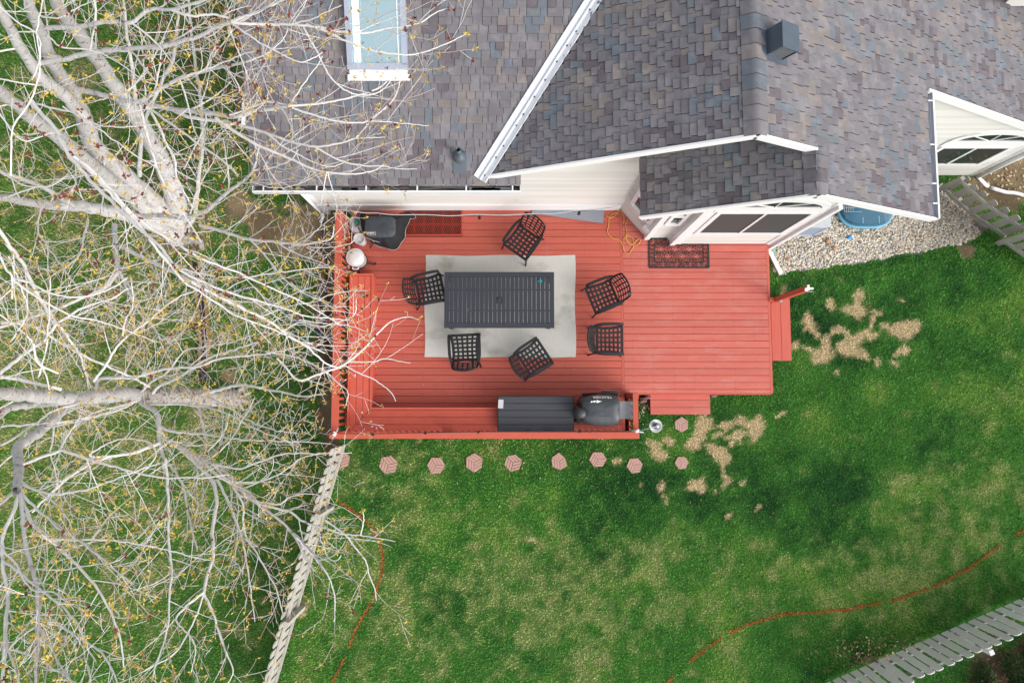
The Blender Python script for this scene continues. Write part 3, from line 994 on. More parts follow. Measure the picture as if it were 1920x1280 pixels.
# windows ------------------------------------------------------------------
def frame_rect(mb, x0, x1, z0, z1, y, t, d, m):
    mb.box(((x0 + x1) / 2, y, z0 - t / 2), (x1 - x0 + 2 * t, d, t), m)
    mb.box(((x0 + x1) / 2, y, z1 + t / 2), (x1 - x0 + 2 * t, d, t), m)
    for x in (x0 - t / 2, x1 + t / 2):
        mb.box((x, y, (z0 + z1) / 2), (t, d, z1 - z0), m)
def arch_window(y, x0, x1, z0, z1, za, rise, panem, t=.085, cas=.13):
    f = MB()
    frame_rect(f, x0, x1, z0, z1, y - .022, t, .04, M['white'])
    f.box(((x0 + x1) / 2, y - .020, (z1 + t + za) / 2), (x1 - x0 + .3, .03, za - z1 - t - .004), M['white'])
    cx, hw = (x0 + x1) / 2, (x1 - x0) / 2
    N = 20
    def arc(k, off):
        an = math.pi * k / N
        return Vector((cx - (hw + off) * math.cos(an), 0, za + (rise + off) * math.sin(an)))
    for k in range(N):
        q = [arc(k, 0), arc(k + 1, 0), arc(k + 1, cas), arc(k, cas)]
        vs_ = [v + Vector((0, y - .042, 0)) for v in q] + [v + Vector((0, y - .005, 0)) for v in q]
        f.add(vs_, [(0, 1, 2, 3), (0, 4, 5, 1), (3, 2, 6, 7)], M['white'])
    f.box((cx, y - .024, za - .028), (x1 - x0 + 2 * cas, .044, .05), M['white'])
    fo = build(f, 'window', house)
    for a0, a1, mm in ((x0, cx - .022, panem), (cx + .022, x1, panem)):
        p = MB()
        p.box(((a0 + a1) / 2, y - .022, (z0 + z1) / 2), (a1 - a0, .008, z1 - z0), mm)
        build(p, 'pane', fo)
    p = MB()
    p.box((cx, y - .026, (z0 + z1) / 2), (.043, .03, z1 - z0), M['white'])
    build(p, 'mullion', fo)
    p = MB()
    vs_ = [Vector((0, y - .024, 0)) + arc(k, 0) for k in range(N + 1)]
    p.add(vs_, [tuple(range(N + 1))], M['glass'])
    build(p, 'arched_pane', fo)
    p = MB()
    for k in (5, 10, 15):
        an = math.pi * k / N
        p.bar((cx, y - .03, za), Vector((0, y - .03, 0)) + arc(k, 0), .018, .012, M['white'], (0, 1, 0))
    build(p, 'muntin', fo)
    return fo
yb = P3[1]
w0, w1 = at_y(1310, 434, yb), at_y(1462, 434, yb)
w2 = at_y(1435, 397, yb); w3 = at_y(1460, 386, yb); w4 = at_y(1462, 377, yb)
arch_window(yb, w0.x, w1.x, w0.z, w2.z, w3.z, max(.36, w4.z - w3.z + .06), M['screen'])
# plain white surround that frames the bay window
mb = MB()
mb.box((w0.x - .17, yb - .012, 2.0), (.14, .03, 3.2), M['white'])
mb.box((w1.x + .20, yb - .012, 1.7), (.20, .03, 2.7), M['white'])
mb.box(((w0.x + w1.x) / 2, yb - .014, w0.z - .14), (w1.x - w0.x + .5, .034, .10), M['white'])
build(mb, 'window_surround', house)
yf = 5.12
v0, v1, v2 = at_y(1832, 305, yf), at_y(1775, 305, yf), at_y(1893, 275, yf)
wd_ = (v0.x - v1.x)
va_ = at_y(1840, 262, yf)
arch_window(yf, v0.x - 2 * wd_, v0.x, v0.z, v2.z, va_.z, .36, M['glass'])
# narrow windows in the slanted bay faces
def slant_window(a_, b_, t0, t1, z0, z1):
    A, B = Vector((a_[0], a_[1], 0)), Vector((b_[0], b_[1], 0))
    d = (B - A).normalized()
    n = Vector((d.y, -d.x, 0))
    L = (B - A).length
    s0, s1 = A + d * L * t0, A + d * L * t1
    up = Vector((0, 0, 1))
    f = MB()
    for q0, q1 in ((s0 + up * z0, s1 + up * z0), (s0 + up * z1, s1 + up * z1), (s0 + up * (z0 + z1) / 2, s1 + up * (z0 + z1) / 2)):
        f.bar(q0 + n * .04, q1 + n * .04, .07, .06, M['white'])
    for q in (s0, s1):
        f.bar(q + up * (z0 - .03) + n * .04, q + up * (z1 + .03) + n * .04, .07, .06, M['white'], n)
    fo = build(f, 'window', house)
    p = MB()
    p.add([s0 + up * z0 + n * .025, s1 + up * z0 + n * .025, s1 + up * z1 + n * .025, s0 + up * z1 + n * .025], [(0, 1, 2, 3)], M['glass'])
    build(p, 'pane', fo)
slant_window(P0, P1, .22, .84, 1.35, 2.7)
slant_window(P1, P2, .28, .86, 1.7, 2.9)
mb = MB()
mb.box((2.72, 3.36, .95), (.16, .10, .22), M['white'], Matrix.Rotation(R(-49), 3, 'Z'))
build(mb, 'outlet_box', house)

# skylight, vents and pipe boots on the roofs
k0, k1 = at_y(662, 122, 5.0), at_y(757, 122, 5.0)
def onA(px, py):
    x, y, ww = ray(px, py)
    s = (3.66 - SA * 3.43 - CAM_H) / (ww - SA * y)
    return Vector((x * s, y * s, CAM_H + ww * s))
def onE(px, py):
    x, y, ww = ray(px, py)
    s = (RZ + SE * RX - CAM_H) / (ww + SE * x)
    return Vector((x * s, y * s, CAM_H + ww * s))
s0, s1 = onA(663, 124), onA(757, 124)
M['skyframe'] = mat('skylight_frame', (.40, .45, .54), .4, (.34, .38, .46), (5, 5, 5), .6, metal=.3)
sk = MB()
upv = Vector((0, SA, 0)) + Vector((0, 0, 0))
slope = Vector((0, 1, SA)).normalized()
nrm = Vector((0, -SA, 1)).normalized()
rx90 = Matrix((Vector((1, 0, 0)), slope, nrm)).transposed()
W, Ls = s1.x - s0.x, 1.55
cen = (s0 + s1) / 2 + slope * Ls / 2
for kx in (-1, 1):
    sk.box(cen + Vector((kx * (W / 2 + .03), 0, 0)) + nrm * .06, (.085, Ls, .13), M['skyframe'], rx90)
sk.box(cen - slope * (Ls / 2 + .02) + nrm * .06, (W + .15, .09, .13), M['skyframe'], rx90)
sk.box(cen + slope * (Ls / 2 + .02) + nrm * .06, (W + .15, .09, .13), M['skyframe'], rx90)
sko = build(sk, 'skylight', house)
M['skyglass'] = mat('skylight_glass', (.56, .74, .78), .02, (.48, .68, .72), (3, 3, 3), .6, metal=.72, spec=.8)
M['shaft'] = mat('skylight_shaft', (.62, .78, .78), .5)
p = MB()
p.box(cen + nrm * .10, (W - .02, Ls, .012), M['skyglass'], rx90)
build(p, 'pane', sko)
p = MB()
p.box(cen - slope * (Ls / 2 + .105) + nrm * .028, (W + .12, .10, .03), M['white'], rx90)
p.box(cen - slope * (Ls / 2 + .175) + nrm * .022, (W + .19, .09, .03), M['white'], rx90)
build(p, 'sill_flashing', sko)
p = MB()
p.box(cen + Vector((-W / 2 + .09, 0, 0)) + nrm * .109, (.11, Ls - .06, .006), M['shaft'], rx90)
p.box(cen + Vector((W / 2 - .06, 0, 0)) + nrm * .109, (.012, Ls - .06, .006), M['white'], rx90)
build(p, 'shaft_edge', sko)
def boot(px, py, dark=False):
    c_ = onA(px, py)
    mb = MB()
    mb.box(c_ - slope * .10 + nrm * .024, (.21, .33, .008), M['flash'], rx90)
    base = c_ + nrm * .02
    q = 14
    mb.lathe(base, [(.115, 0), (.105, .05), (.085, .09), (.055, .12), (.05, .14)], M['flash'], q)
    mb.lathe(base, [(.042, .1), (.042, .33), (.036, .33), (.036, .2)], M['ventgrey'], q)
    build(mb, 'pipe_boot', house)
boot(862, 294)
boot(490, 45)
hv = onE(1450, 86)
su = Vector((1, 0, -SE)).normalized(); sn = Vector((SE, 0, 1)).normalized(); sv = Vector((0, 1, 0))
rE3 = Matrix((su, sv, sn)).transposed()
mb = MB()
for s_ in (-1, 1):
    mb.box(hv + su * (s_ * .15) + sn * .15, (.012, .36, .28), M['ventgrey'], rE3)
mb.box(hv + sn * .29, (.33, .38, .014), M['ventgrey'], rE3)
mb.box(hv + sv * .17 + sn * .15, (.30, .012, .28), M['ventgrey'], rE3)
mb.box(hv + sn * .02, (.5, .5, .006), M['ventgrey'], rE3)
hvo = build(mb, 'roof_vent', house)
for k in range(7):
    mb = MB()
    mb.box(hv + su * (-.12 + .04 * k) - sv * .16 + sn * .15, (.012, .012, .25), M['steel'], rE3)
    build(mb, 'louvre', hvo)
mb = MB()
mb.box(hv - sv * .15 + sn * .15, (.28, .008, .24), M['blackplastic'], rE3)
build(mb, 'louvre_back', hvo)
# corner of the upper dormer at the right
dq = onE(1880, 26)
mb = MB()
for c_, d_, m_ in (((dq.x + 1.3, dq.y - .02, dq.z + .55), (2.6, .03, .15), M['white']), ((dq.x - .02, dq.y + 1.2, dq.z + .55), (.14, 2.4, .13), M['gutterwhite']),
                   ((dq.x + 1.3, dq.y + .25, dq.z + .25), (2.4, .03, .8), M['siding'])):
    mb.box(c_, d_, m_)
dmo = build(mb, 'dormer_eave', house)
mb = MB()
mb.add([(dq.x + .05, dq.y, dq.z + .62), (dq.x + 2.6, dq.y, dq.z + .62), (dq.x + 2.6, dq.y + 2.4, dq.z + 1.2), (dq.x + .05, dq.y + 2.4, dq.z + 1.2)], [(0, 1, 2, 3)], SH[2][0])
build(mb, 'dormer_roof', dmo)

# ---------------------------------------------------------------- the deck: every board a part
ZD = .40
deck = thing('deck', (1.0, 1.6, 0), 'red stained timber deck along the back wall of the house', 'deck')
BT = .028
gA, gB = at(758, 441, ZD), at(866, 393, ZD)          # opening under the metal grate
def boards(x0, x1, y0, y1, pitch, m, joints=0, hole=None, first=0):
    y = y1
    k = 0
    while y > y0 + .02:
        b0 = max(y - pitch, y0)
        yc, hw = (y + b0) / 2, (y - b0) - .0085
        segs = [(x0, x1)]
        if hole and hole[1] < yc < hole[3]:
            segs = [(x0, hole[0]), (hole[2], x1)]
        elif joints and random.random() < joints:
            j = random.uniform(x0 + 1.2, x1 - 1.0)
            segs = [(x0, j - .002), (j + .002, x1)]
        for a_, b_ in segs:
            if b_ - a_ > .04:
                piece('board', deck, m, ((a_ + b_) / 2, yc, ZD - BT / 2 + random.uniform(-.0012, .0012)), (b_ - a_, hw, BT))
        y -= pitch
xs0, xm0, xm1, xe = -3.34, 2.262, 2.315, 5.32
boards(xs0, xm0 - .003, -.79, 3.90, .1445, M['deck'], .22, (gA.x, gA.y, gB.x, gB.y + .3))
boards(xm1 + .003, xe - .003, .055, 3.86, .1432, M['deckworn'])
piece('seam_board', deck, M['deckv'], ((xm0 + xm1) / 2, 1.56, ZD - .0135), (xm1 - xm0, 4.70, BT))
piece('edge_board', deck, M['deckv'], (xe + .025, 1.60, ZD - .0135), (.05, 3.08, BT))
b = MB()
for y in np.arange(-.6, 3.9, .42):
    b.box((-.55, y, ZD - BT - .075), (5.5, .045, .14), M['reddark'])
for y in np.arange(.2, 3.2, .42):
    b.box((3.85, y, ZD - BT - .075), (2.9, .045, .14), M['reddark'])
build(b, 'joists', deck)
b = MB()
def screw(x, y):
    b.lathe((x, y, ZD - .001), [(.0075, 0), (.0075, .0022)], M['reddark'], 6, False)
for x in np.arange(-3.1, 2.2, .42):
    for y in np.arange(-.72, 3.85, .1445):
        for s_ in (.03, -.03):
            if random.random() < .7:
                screw(x + random.uniform(-.012, .012), 3.828 - (y + .72) + s_)
for x in np.arange(2.5, 5.3, .42):
    for y in np.arange(.13, 3.1, .1432):
        for s_ in (.03, -.03):
            if random.random() < .6:
                screw(x + random.uniform(-.012, .012), y + s_)
build(b, 'screws', deck, kind='stuff')
for c_, d_ in (((-3.345 + 2.88, -.805, .2), (5.76, .026, .36)), ((-3.353, 1.55, .2), (.022, 4.7, .36)), ((xe + .035, 1.60, .22), (.026, 3.1, .30)), ((3.87, .042, .22), (2.95, .026, .30)), ((2.415, -.38, .2), (.026, .82, .36))):
    b = MB()
    b.box(c_, d_, M['redv'])
    build(b, 'rim_board', deck)
for px, py in ((1214, 746), (1336, 742), (1206, 752)):
    p = at(px, py, .1)
    b = MB()
    b.box((p.x, p.y + .03, .10), (.10, .09, .26), M['concrete'])
    b.box((p.x, p.y + .03, .24), (.07, .06, .10), M['reddark'])
    build(b, 'footing', deck)

# two lower steps
def step(label, x0, x1, y0, y1, z, along, n):
    t = thing('step', ((x0 + x1) / 2, (y0 + y1) / 2, 0), label, 'step')
    for k in range(n):
        if along == 'x':
            w_ = (y1 - y0) / n
            piece('tread', t, M['deckworn'], ((x0 + x1) / 2, y0 + w_ * (k + .5), z - .014), (x1 - x0, w_ - .007, .028))
        else:
            w_ = (x1 - x0) / n
            piece('tread', t, M['deckv'], (x0 + w_ * (k + .5), (y0 + y1) / 2, z - .014), (w_ - .007, y1 - y0, .028))
    b = MB()
    for c_, d_ in ((((x0 + x1) / 2, y0 + .02, z / 2 - .02), (x1 - x0 - .02, .03, z - .04)), (((x0 + x1) / 2, y1 - .02, z / 2 - .02), (x1 - x0 - .02, .03, z - .04)),
                   ((x0 + .02, (y0 + y1) / 2, z / 2 - .02), (.03, y1 - y0 - .08, z - .04)), ((x1 - .02, (y0 + y1) / 2, z / 2 - .02), (.03, y1 - y0 - .08, z - .04))):
        b.box(c_, d_, M['reddark'])
    build(b, 'riser', t)
q0, q1 = at(1220, 777, .2), at(1331, 738, .2)
step('wide red wooden step of three boards below the front edge of the deck', q0.x, q1.x, q0.y, q1.y + .02, .2, 'x', 3)
q0, q1 = at(1451, 676, .2), at(1481, 560, .2)
step('narrow red wooden step of two long boards at the right end of the deck', q0.x - .03, q1.x, q0.y, q1.y, .2, 'y', 2)

# railing round the left and the front, with balusters
ZR = 1.30
rail = thing('deck_railing', (-3.3, -.75, ZD), 'red timber railing with slanting shadowed balusters round the left and front of the deck', 'railing')
xL, yF = -3.405, -.752
def rpart(name, c_, d_, m=None):
    return piece(name, rail, m or M['redv'], c_, d_)
rpart('top_rail', (xL, 1.48, ZR - .02), (.135, 4.34, .04))
rpart('top_rail', ((xL + 2.43) / 2 - .04, yF, ZR - .0185), (2.43 - xL + .11, .125, .04))
xR = at(1192, 775, ZR).x
rpart('top_rail', (xR, (at(1192, 737, ZR).y + yF) / 2 + .03, ZR - .017), (.10, at(1192, 737, ZR).y - yF - .06, .04))
rpart('bottom_rail', (xL + .03, 1.45, ZD + .09), (.04, 4.2, .07))
for x in np.arange(-3.2, 2.3, .125):
    rpart('baluster', (x, yF + .03, .82), (.045, .035, .80))
for y in np.arange(-.55, 3.6, .125):
    rpart('baluster', (xL + .03, y, .82), (.04, .05, .82))
for x, y in ((xL, yF), (xL, 1.0), (xL, 2.45), (xL, 3.60), (-1.2, yF), (.8, yF), (xR, yF), (xR, .02)):
    rpart('post', (x, y, .66), (.09, .09, 1.26))
for y in (-.2, .2, .5):
    pass
for y in np.arange(-.62, 0, .13):
    rpart('baluster', (xR, y, .84), (.04, .035, .80))
b = MB()
p = at(1189, 748, .75)
b.box((xR + .02, .0, .8), (.10, .11, .9), M['redv'])
build(b, 'end_post', rail)

# corner post tops with white pole brackets
def bracket(px, py, z, an, label):
    p = at(px, py, z)
    b = MB()
    Rz = Matrix.Rotation(an, 3, 'Z')
    b.box(p + Vector((0, 0, .0)), (.08, .035, .05), M['white'], Rz)
    b.box(p + Rz @ Vector((.03, .02, .03)), (.03, .045, .03), M['white'], Rz)
    b.tube([p + Rz @ Vector((-.1, 0, .02)), p + Rz @ Vector((.14, .0, .03))], .014, M['steel'], 6)
    b.lathe(p + Vector((0, 0, .03)), [(.03, 0), (.03, .05), (.012, .06)], M['white'], 8)
    return build(b, 'bracket', label=label, cat='bracket')
b = MB()
pc = at(627, 815, 1.34)
b.box((pc.x + .01, pc.y, .95), (.09, .09, .8), M['redv'])
build(b, 'corner_post', rail)
bracket(628, 814, 1.38, R(60), 'white cord bracket on the left front corner post of the deck railing')
bracket(1193, 808, 1.36, R(-10), 'white clamp on the right front corner of the deck railing beside the feeder')

# L-shaped bench
bench = thing('bench', (-3.0, 1.0, ZD), 'red L-shaped wooden bench with a mitred corner along the railing', 'bench')
ZB = .85
xb0, xb1 = -3.235, -2.79
yb0, yb1 = -.705, -.225
ytop = at(670, 513, ZB).y
xend = at(934, 780, ZB).x
def ppoly(name, poly, z0, z1, m, parent):
    b = MB()
    b.prism(poly, z0, z1, m)
    return build(b, name, parent)
n3 = 3
wx, wy = (xb1 - .05 - xb0) / n3, (yb1 - .05 - yb0) / n3
for k in range(n3):
    x0, x1 = xb0 + k * wx + .004, xb0 + (k + 1) * wx - .004
    f0, f1 = (x0 - xb0) / (xb1 - xb0), (x1 - xb0) / (xb1 - xb0)
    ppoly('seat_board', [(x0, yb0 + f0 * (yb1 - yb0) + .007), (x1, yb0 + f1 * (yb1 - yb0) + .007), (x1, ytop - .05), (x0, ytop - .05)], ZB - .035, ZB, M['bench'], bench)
    y0, y1 = yb0 + k * wy + .004, yb0 + (k + 1) * wy - .004
    f0, f1 = (y0 - yb0) / (yb1 - yb0), (y1 - yb0) / (yb1 - yb0)
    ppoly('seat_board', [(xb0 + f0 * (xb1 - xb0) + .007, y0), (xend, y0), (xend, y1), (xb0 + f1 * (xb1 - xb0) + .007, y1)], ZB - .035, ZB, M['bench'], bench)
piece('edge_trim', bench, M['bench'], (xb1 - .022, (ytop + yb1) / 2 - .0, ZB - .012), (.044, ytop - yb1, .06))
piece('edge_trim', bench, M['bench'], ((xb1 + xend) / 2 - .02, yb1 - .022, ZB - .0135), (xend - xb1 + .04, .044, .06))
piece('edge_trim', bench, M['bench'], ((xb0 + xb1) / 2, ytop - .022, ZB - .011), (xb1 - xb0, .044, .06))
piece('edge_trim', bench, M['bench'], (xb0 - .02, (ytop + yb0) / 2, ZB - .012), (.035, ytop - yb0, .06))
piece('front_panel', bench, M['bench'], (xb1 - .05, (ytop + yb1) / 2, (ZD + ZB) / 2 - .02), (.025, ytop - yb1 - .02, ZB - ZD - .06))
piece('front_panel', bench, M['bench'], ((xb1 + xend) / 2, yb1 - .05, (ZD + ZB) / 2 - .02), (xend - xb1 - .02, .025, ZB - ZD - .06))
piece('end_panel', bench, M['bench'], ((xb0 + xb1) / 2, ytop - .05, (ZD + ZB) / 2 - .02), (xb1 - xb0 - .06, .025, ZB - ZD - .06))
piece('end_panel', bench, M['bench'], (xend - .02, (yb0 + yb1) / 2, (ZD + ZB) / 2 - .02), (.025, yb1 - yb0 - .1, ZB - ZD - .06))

# leaning red post at the right end with a white bracket
base = at(1448, 562, ZD)
post = thing('string_light_post', (base.x + .06, base.y, 0), 'tall single red post beside the right step with a white bracket on top', 'post')
x, y = base.x + .10, base.y + .005
piece('post', post, M['redv'], (x, y, .94), (.10, .095, 1.84))
piece('mounting_block', post, M['redv'], (x - .10, y, ZD - .03), (.13, .09, .10))
b = MB()
b.box((x + .02, y + .02, 1.875), (.04, .10, .03), M['white'])
b.box((x + .05, y, 1.88), (.12, .035, .03), M['white'])
b.lathe((x - .02, y - .02, 1.87), [(.035, 0), (.035, .03)], M['white'], 8)
build(b, 'bracket', post)
b = MB()
b.box((x + .01, y - .06, .55), (.06, .03, .08), M['steel'])
build(b, 'bolt_plate', post)
b = MB()
for k in (0, .03):
    b.tube(curve_pts([(x + .05 + k, y + .05, 1.86), (x + .03 + k, y + .25, 1.7), (x + .0 + k * .3, y + .42, 1.5)], 5), .006, M['cable'], 4)
b.tube([(x - .0, y - .06, 1.87), (x + .12, y - .055, 1.86)], .007, M['steel'], 4)
build(b, 'hanging_cord', post)

# hanging feeder by the front right corner
fp = at(1229, 798, 1.2)
fd = thing('bird_feeder', (fp.x, fp.y, 0), 'round white feeder dish on a thin arm beside the front right corner of the deck', 'feeder')
b = MB()
b.lathe(fp, [(.02, -.02), (.115, -.02), (.125, .03), (.118, .03), (.108, .0), (.02, .0)], M['white'], 24)
build(b, 'dish', fd)
b = MB()
b.lathe(fp, [(.062, .0), (.062, .12), (.05, .16), (.02, .17)], M['flash'], 14)
build(b, 'tube', fd)
b = MB()
b.lathe(fp, [(.03, .165), (.03, .20), (.01, .21)], M['white'], 10)
build(b, 'cap', fd)
b = MB()
b.tube([fp + Vector((0, 0, .22)), fp + Vector((-.10, -.02, .24)), at(1196, 808, 1.40)], .008, M['steel'], 5)
build(b, 'arm', fd)
b = MB()
b.tube([fp + Vector((0, 0, -.02)), fp + Vector((.01, .01, -1.2))], .012, M['steel'], 6)
build(b, 'stake', fd)

# string lights along the wall and along the front railing
def lights(name, pts, bulbs, label, m=M['cable'], m2=None, group=None):
    t = thing(name, pts[0], label, 'string lights')
    b = MB()
    P = curve_pts(pts, 6)
    b.tube(P, .009, m, 5)
    build(b, 'cord', t)
    if m2:
        b = MB()
        b.tube([p + Vector((0, .008 * math.sin(i * .9), .012)) for i, p in enumerate(P)], .008, m2, 5)
        build(b, 'support_wire', t)
    for p in bulbs:
        b = MB()
        b.lathe(p, [(.012, .06), (.020, .05), (.022, .0), (.03, -.03), (.032, -.06), (.02, -.09)], M['blackplastic'], 8)
        build(b, 'bulb', t)
zl = 2.3
lights('string_lights', [at(x, y, zl) for x, y in ((632, 394), (690, 399), (735, 402), (830, 404), (905, 403), (1000, 402), (1080, 396), (1164, 388))],
       [at(x, y, zl - .1) for x, y in ((711, 404), (805, 405), (899, 407), (991, 406), (1086, 399))],
       'pale twisted cord with dark bulbs strung along the house wall', M['cable'], M['whitecord'])
lights('string_lights', [at(x, y, 1.36) for x, y in ((632, 812), (700, 812.5), (798, 810.5), (897, 809), (990, 808), (1085, 808), (1190, 808))],
       [at(x, y, 1.30) for x, y in ((700, 814.5), (798, 812), (897, 810), (990, 808), (1087, 809))],
       'black cord with dark bulbs strung along the front railing of the deck')

# ---------------------------------------------------------------- rug, table, chairs
rq0, rq1 = at(796, 670, ZD), at(1078, 479, ZD)
nx_, ny_ = 48, 34
b = MB()
vs_ = []
for j in range(ny_ + 1):
    for i in range(nx_ + 1):
        u, v = i / nx_, j / ny_
        x = rq0.x + (rq1.x - rq0.x) * u + (.012 * math.sin(v * 9) if i in (0, nx_) else 0)
        y = rq0.y + (rq1.y - rq0.y) * v + (.010 * math.sin(u * 13 + 1) if j in (0, ny_) else 0)
        vs_.append((x, y, ZD + .010 + .003 * math.sin(u * 11 + v * 5) * math.sin(v * 17)))
b.add(vs_, [(j * (nx_ + 1) + i, j * (nx_ + 1) + i + 1, (j + 1) * (nx_ + 1) + i + 1, (j + 1) * (nx_ + 1) + i) for j in range(ny_) for i in range(nx_)], M['rug'], True)
b.box(((rq0.x + rq1.x) / 2, (rq0.y + rq1.y) / 2, ZD + .004), (rq1.x - rq0.x - .02, rq1.y - rq0.y - .02, .006), M['rug'])
build(b, 'rug', label='pale grey worn rug under the dining table on the red deck', cat='rug')

ZT = ZD + .73
t0, t1 = at(832.5, 615, ZT), at(1039, 509.5, ZT)
TW, TD = t1.x - t0.x, t1.y - t0.y
tc = Vector(((t0.x + t1.x) / 2, (t0.y + t1.y) / 2, ZD))
table = thing('dining_table', tc, 'long charcoal slatted metal dining table standing on the pale rug', 'table')
bw = .098
for y in (t0.y + bw / 2 + .004, t1.y - bw / 2 - .004):
    piece('frame_rail', table, M['table'], (tc.x, y, ZT - .018), (TW - .002, bw, .036))
for x in (t0.x + .048, t1.x - .048):
    piece('frame_rail', table, M['table'], (x, tc.y, ZT - .0185), (.092, TD - 2 * bw - .014, .035))
ix0, ix1 = t0.x + .098, t1.x - .098
ns = 23
sw = (ix1 - ix0) / ns
for k in range(ns):
    piece('slat', table, M['table'], (ix0 + sw * (k + .5), tc.y, ZT - .019 + random.uniform(-.001, .001)), (sw - .0068, TD - 2 * bw - .014, .022))
for y in (tc.y - .205, tc.y + .205):
    piece('support_bar', table, M['table'], (tc.x, y, ZT - .045), (TW - .14, .028, .022))
piece('support_bar', table, M['table'], (tc.x, tc.y, ZT - .052), (.16, .14, .012))
for sx in (-1, 1):
    piece('apron', table, M['table'], (tc.x, tc.y + sx * (TD / 2 - .07), ZT - .075), (TW - .16, .022, .07))
    for sy in (-1, 1):
        piece('leg', table, M['table'], (tc.x + sx * (TW / 2 - .085), tc.y + sy * (TD / 2 - .085), ZD + .33 + .01), (.07, .07, .66))
b = MB()
b.lathe((tc.x - .01, tc.y + .02, ZT - .006), [(.034, 0), (.034, .008), (.022, .0085)], M['table'], 16)
b.lathe((tc.x - .01, tc.y + .02, ZT + .0), [(.021, 0), (.021, .0032)], M['blackplastic'], 16)
build(b, 'umbrella_hole', table)
p = at(1012, 527, ZT)
b = MB()
for dx, dy, a_, L in ((0, 0, 20, .06), (.012, .02, 100, .05), (.025, -.012, 60, .055), (-.02, -.005, -15, .04)):
    b.box(p + Vector((dx, dy, .008)), (L, .02, .014), M['teal'], Matrix.Rotation(R(a_), 3, 'Z'))
build(b, 'clip', label='small turquoise plastic clip lying on the charcoal table', cat='clip')
p = at(877, 581, ZT)
b = MB()
for k in range(5):
    a_ = k * 1.25
    b.add([p + Vector((0, 0, .004)), p + Vector((.03 * math.cos(a_), .03 * math.sin(a_), .012)), p + Vector((.026 * math.cos(a_ + .6), .026 * math.sin(a_ + .6), .006))], [(0, 1, 2)], M['leafbrown'])
build(b, 'leaf', label='small dry brown leaf lying on the charcoal table', cat='leaf')

def chair_proto(loc, rz, label):
    c = thing('patio_chair', loc, label, 'chair', 'metal lattice chairs around the table', rz)
    m = M['black']
    # seat: a dished lattice with a curved frame
    def seat_pt(u, v):                     # u -1..1 across, v 0 back .. 1 front
        hw = .235 + .05 * ((v - .45) ** 2) * 3.0 - (.012 if v < .3 else 0)
        return Vector((u * hw, -.23 + v * .50, .425 - .022 * (1 - u * u) * math.sin(v * math.pi) + (-.02 * max(0, v - .85) / .15)))
    b = MB()
    for k in range(6):
        u = -1 + 2 * k / 5
        P = [seat_pt(u, i / 8) for i in range(9)]
        for q0, q1 in zip(P[:-1], P[1:]):
            b.bar(q0, q1, .041 if 0 < k < 5 else .055, .012, m)
    for k in range(7):
        v = k / 6
        P = [seat_pt(-1 + 2 * i / 6, v) for i in range(7)]
        for q0, q1 in zip(P[:-1], P[1:]):
            b.bar(q0 + Vector((0, 0, .002)), q1 + Vector((0, 0, .002)), .041 if 0 < k < 6 else .055, .012, m)
    build(b, 'seat', c, True)
    def back_pt(u, v):                     # v 0 low .. 1 top
        hw = .235 + .02 * math.sin(v * math.pi)
        curve = .05 * (1 - u * u)
        return Vector((u * hw, -.245 - .17 * v - curve, .47 + .40 * v + .018 * (1 - u * u) * v))
    b = MB()
    for k in range(6):
        u = -1 + 2 * k / 5
        P = [back_pt(u, i / 6) for i in range(7)]
        for q0, q1 in zip(P[:-1], P[1:]):
            b.bar(q0, q1, .026 if 0 < k < 5 else .036, .013, m, (0, 1, 0))
    for k in range(6):
        v = k / 5
        P = [back_pt(-1 + 2 * i / 10, v) for i in range(11)]
        b.tube(P, .0115 if k < 5 else .019, m, 6)
    build(b, 'backrest', c, True)
    for s in (-1, 1):
        b = MB()
        P = curve_pts([(s * .262, -.30, .63), (s * .292, -.16, .662), (s * .300, .05, .660), (s * .298, .22, .640), (s * .290, .262, .60)], 5)
        for q0, q1 in zip(P[:-1], P[1:]):
            b.bar(q0, q1 + (q1 - q0) * .12, .058, .020, m)
        build(b, 'arm', c, True)
        b = MB()
        b.tube(curve_pts([(s * .290, .262, .61), (s * .285, .262, .45), (s * .288, .275, .22), (s * .305, .305, .0)], 4), .017, m, 7)
        b.tube([(s * .286, .262, .41), (s * .22, .255, .405)], .014, m, 6)
        build(b, 'leg', c, True)
        b = MB()
        b.tube(curve_pts([(s * .258, -.30, .63), (s * .250, -.25, .44), (s * .262, -.29, .22), (s * .285, -.37, .0)], 4), .017, m, 7)
        b.tube([(s * .251, -.255, .41), (s * .20, -.23, .415)], .014, m, 6)
        build(b, 'leg', c, True)
    return c
def place(px, py, an):
    """centre of the seat in the picture and the way the chair faces"""
    p = at(px, py, ZD + .43)
    return (p.x, p.y, ZD + .0), R(an - 90)
CH = [(980, 452, -126, 'black lattice metal chair by the house wall with one leg on the upper rug edge'),
      (805, 543, 12, 'black lattice metal chair at the left end of the charcoal table'),
      (872, 653, 93, 'black lattice metal chair facing the table from the lower left corner of the rug'),
      (1000, 671, 33, 'black lattice metal chair turned diagonally across the lower rug edge'),
      (1131, 554, 202, 'black lattice metal chair at the right of the rug facing back toward the table'),
      (1141, 637, 0, 'black lattice metal chair on bare boards facing away from the rug beside the deck seam')]
proto = None
for px, py, an, lab in CH:
    loc, rz = place(px, py, an)
    if proto is None:
        proto = chair_proto(loc, rz, lab)
    else:
        c = copy_tree(proto)
        c.location = loc
        c.rotation_euler = (0, 0, rz)
        c['label'] = lab

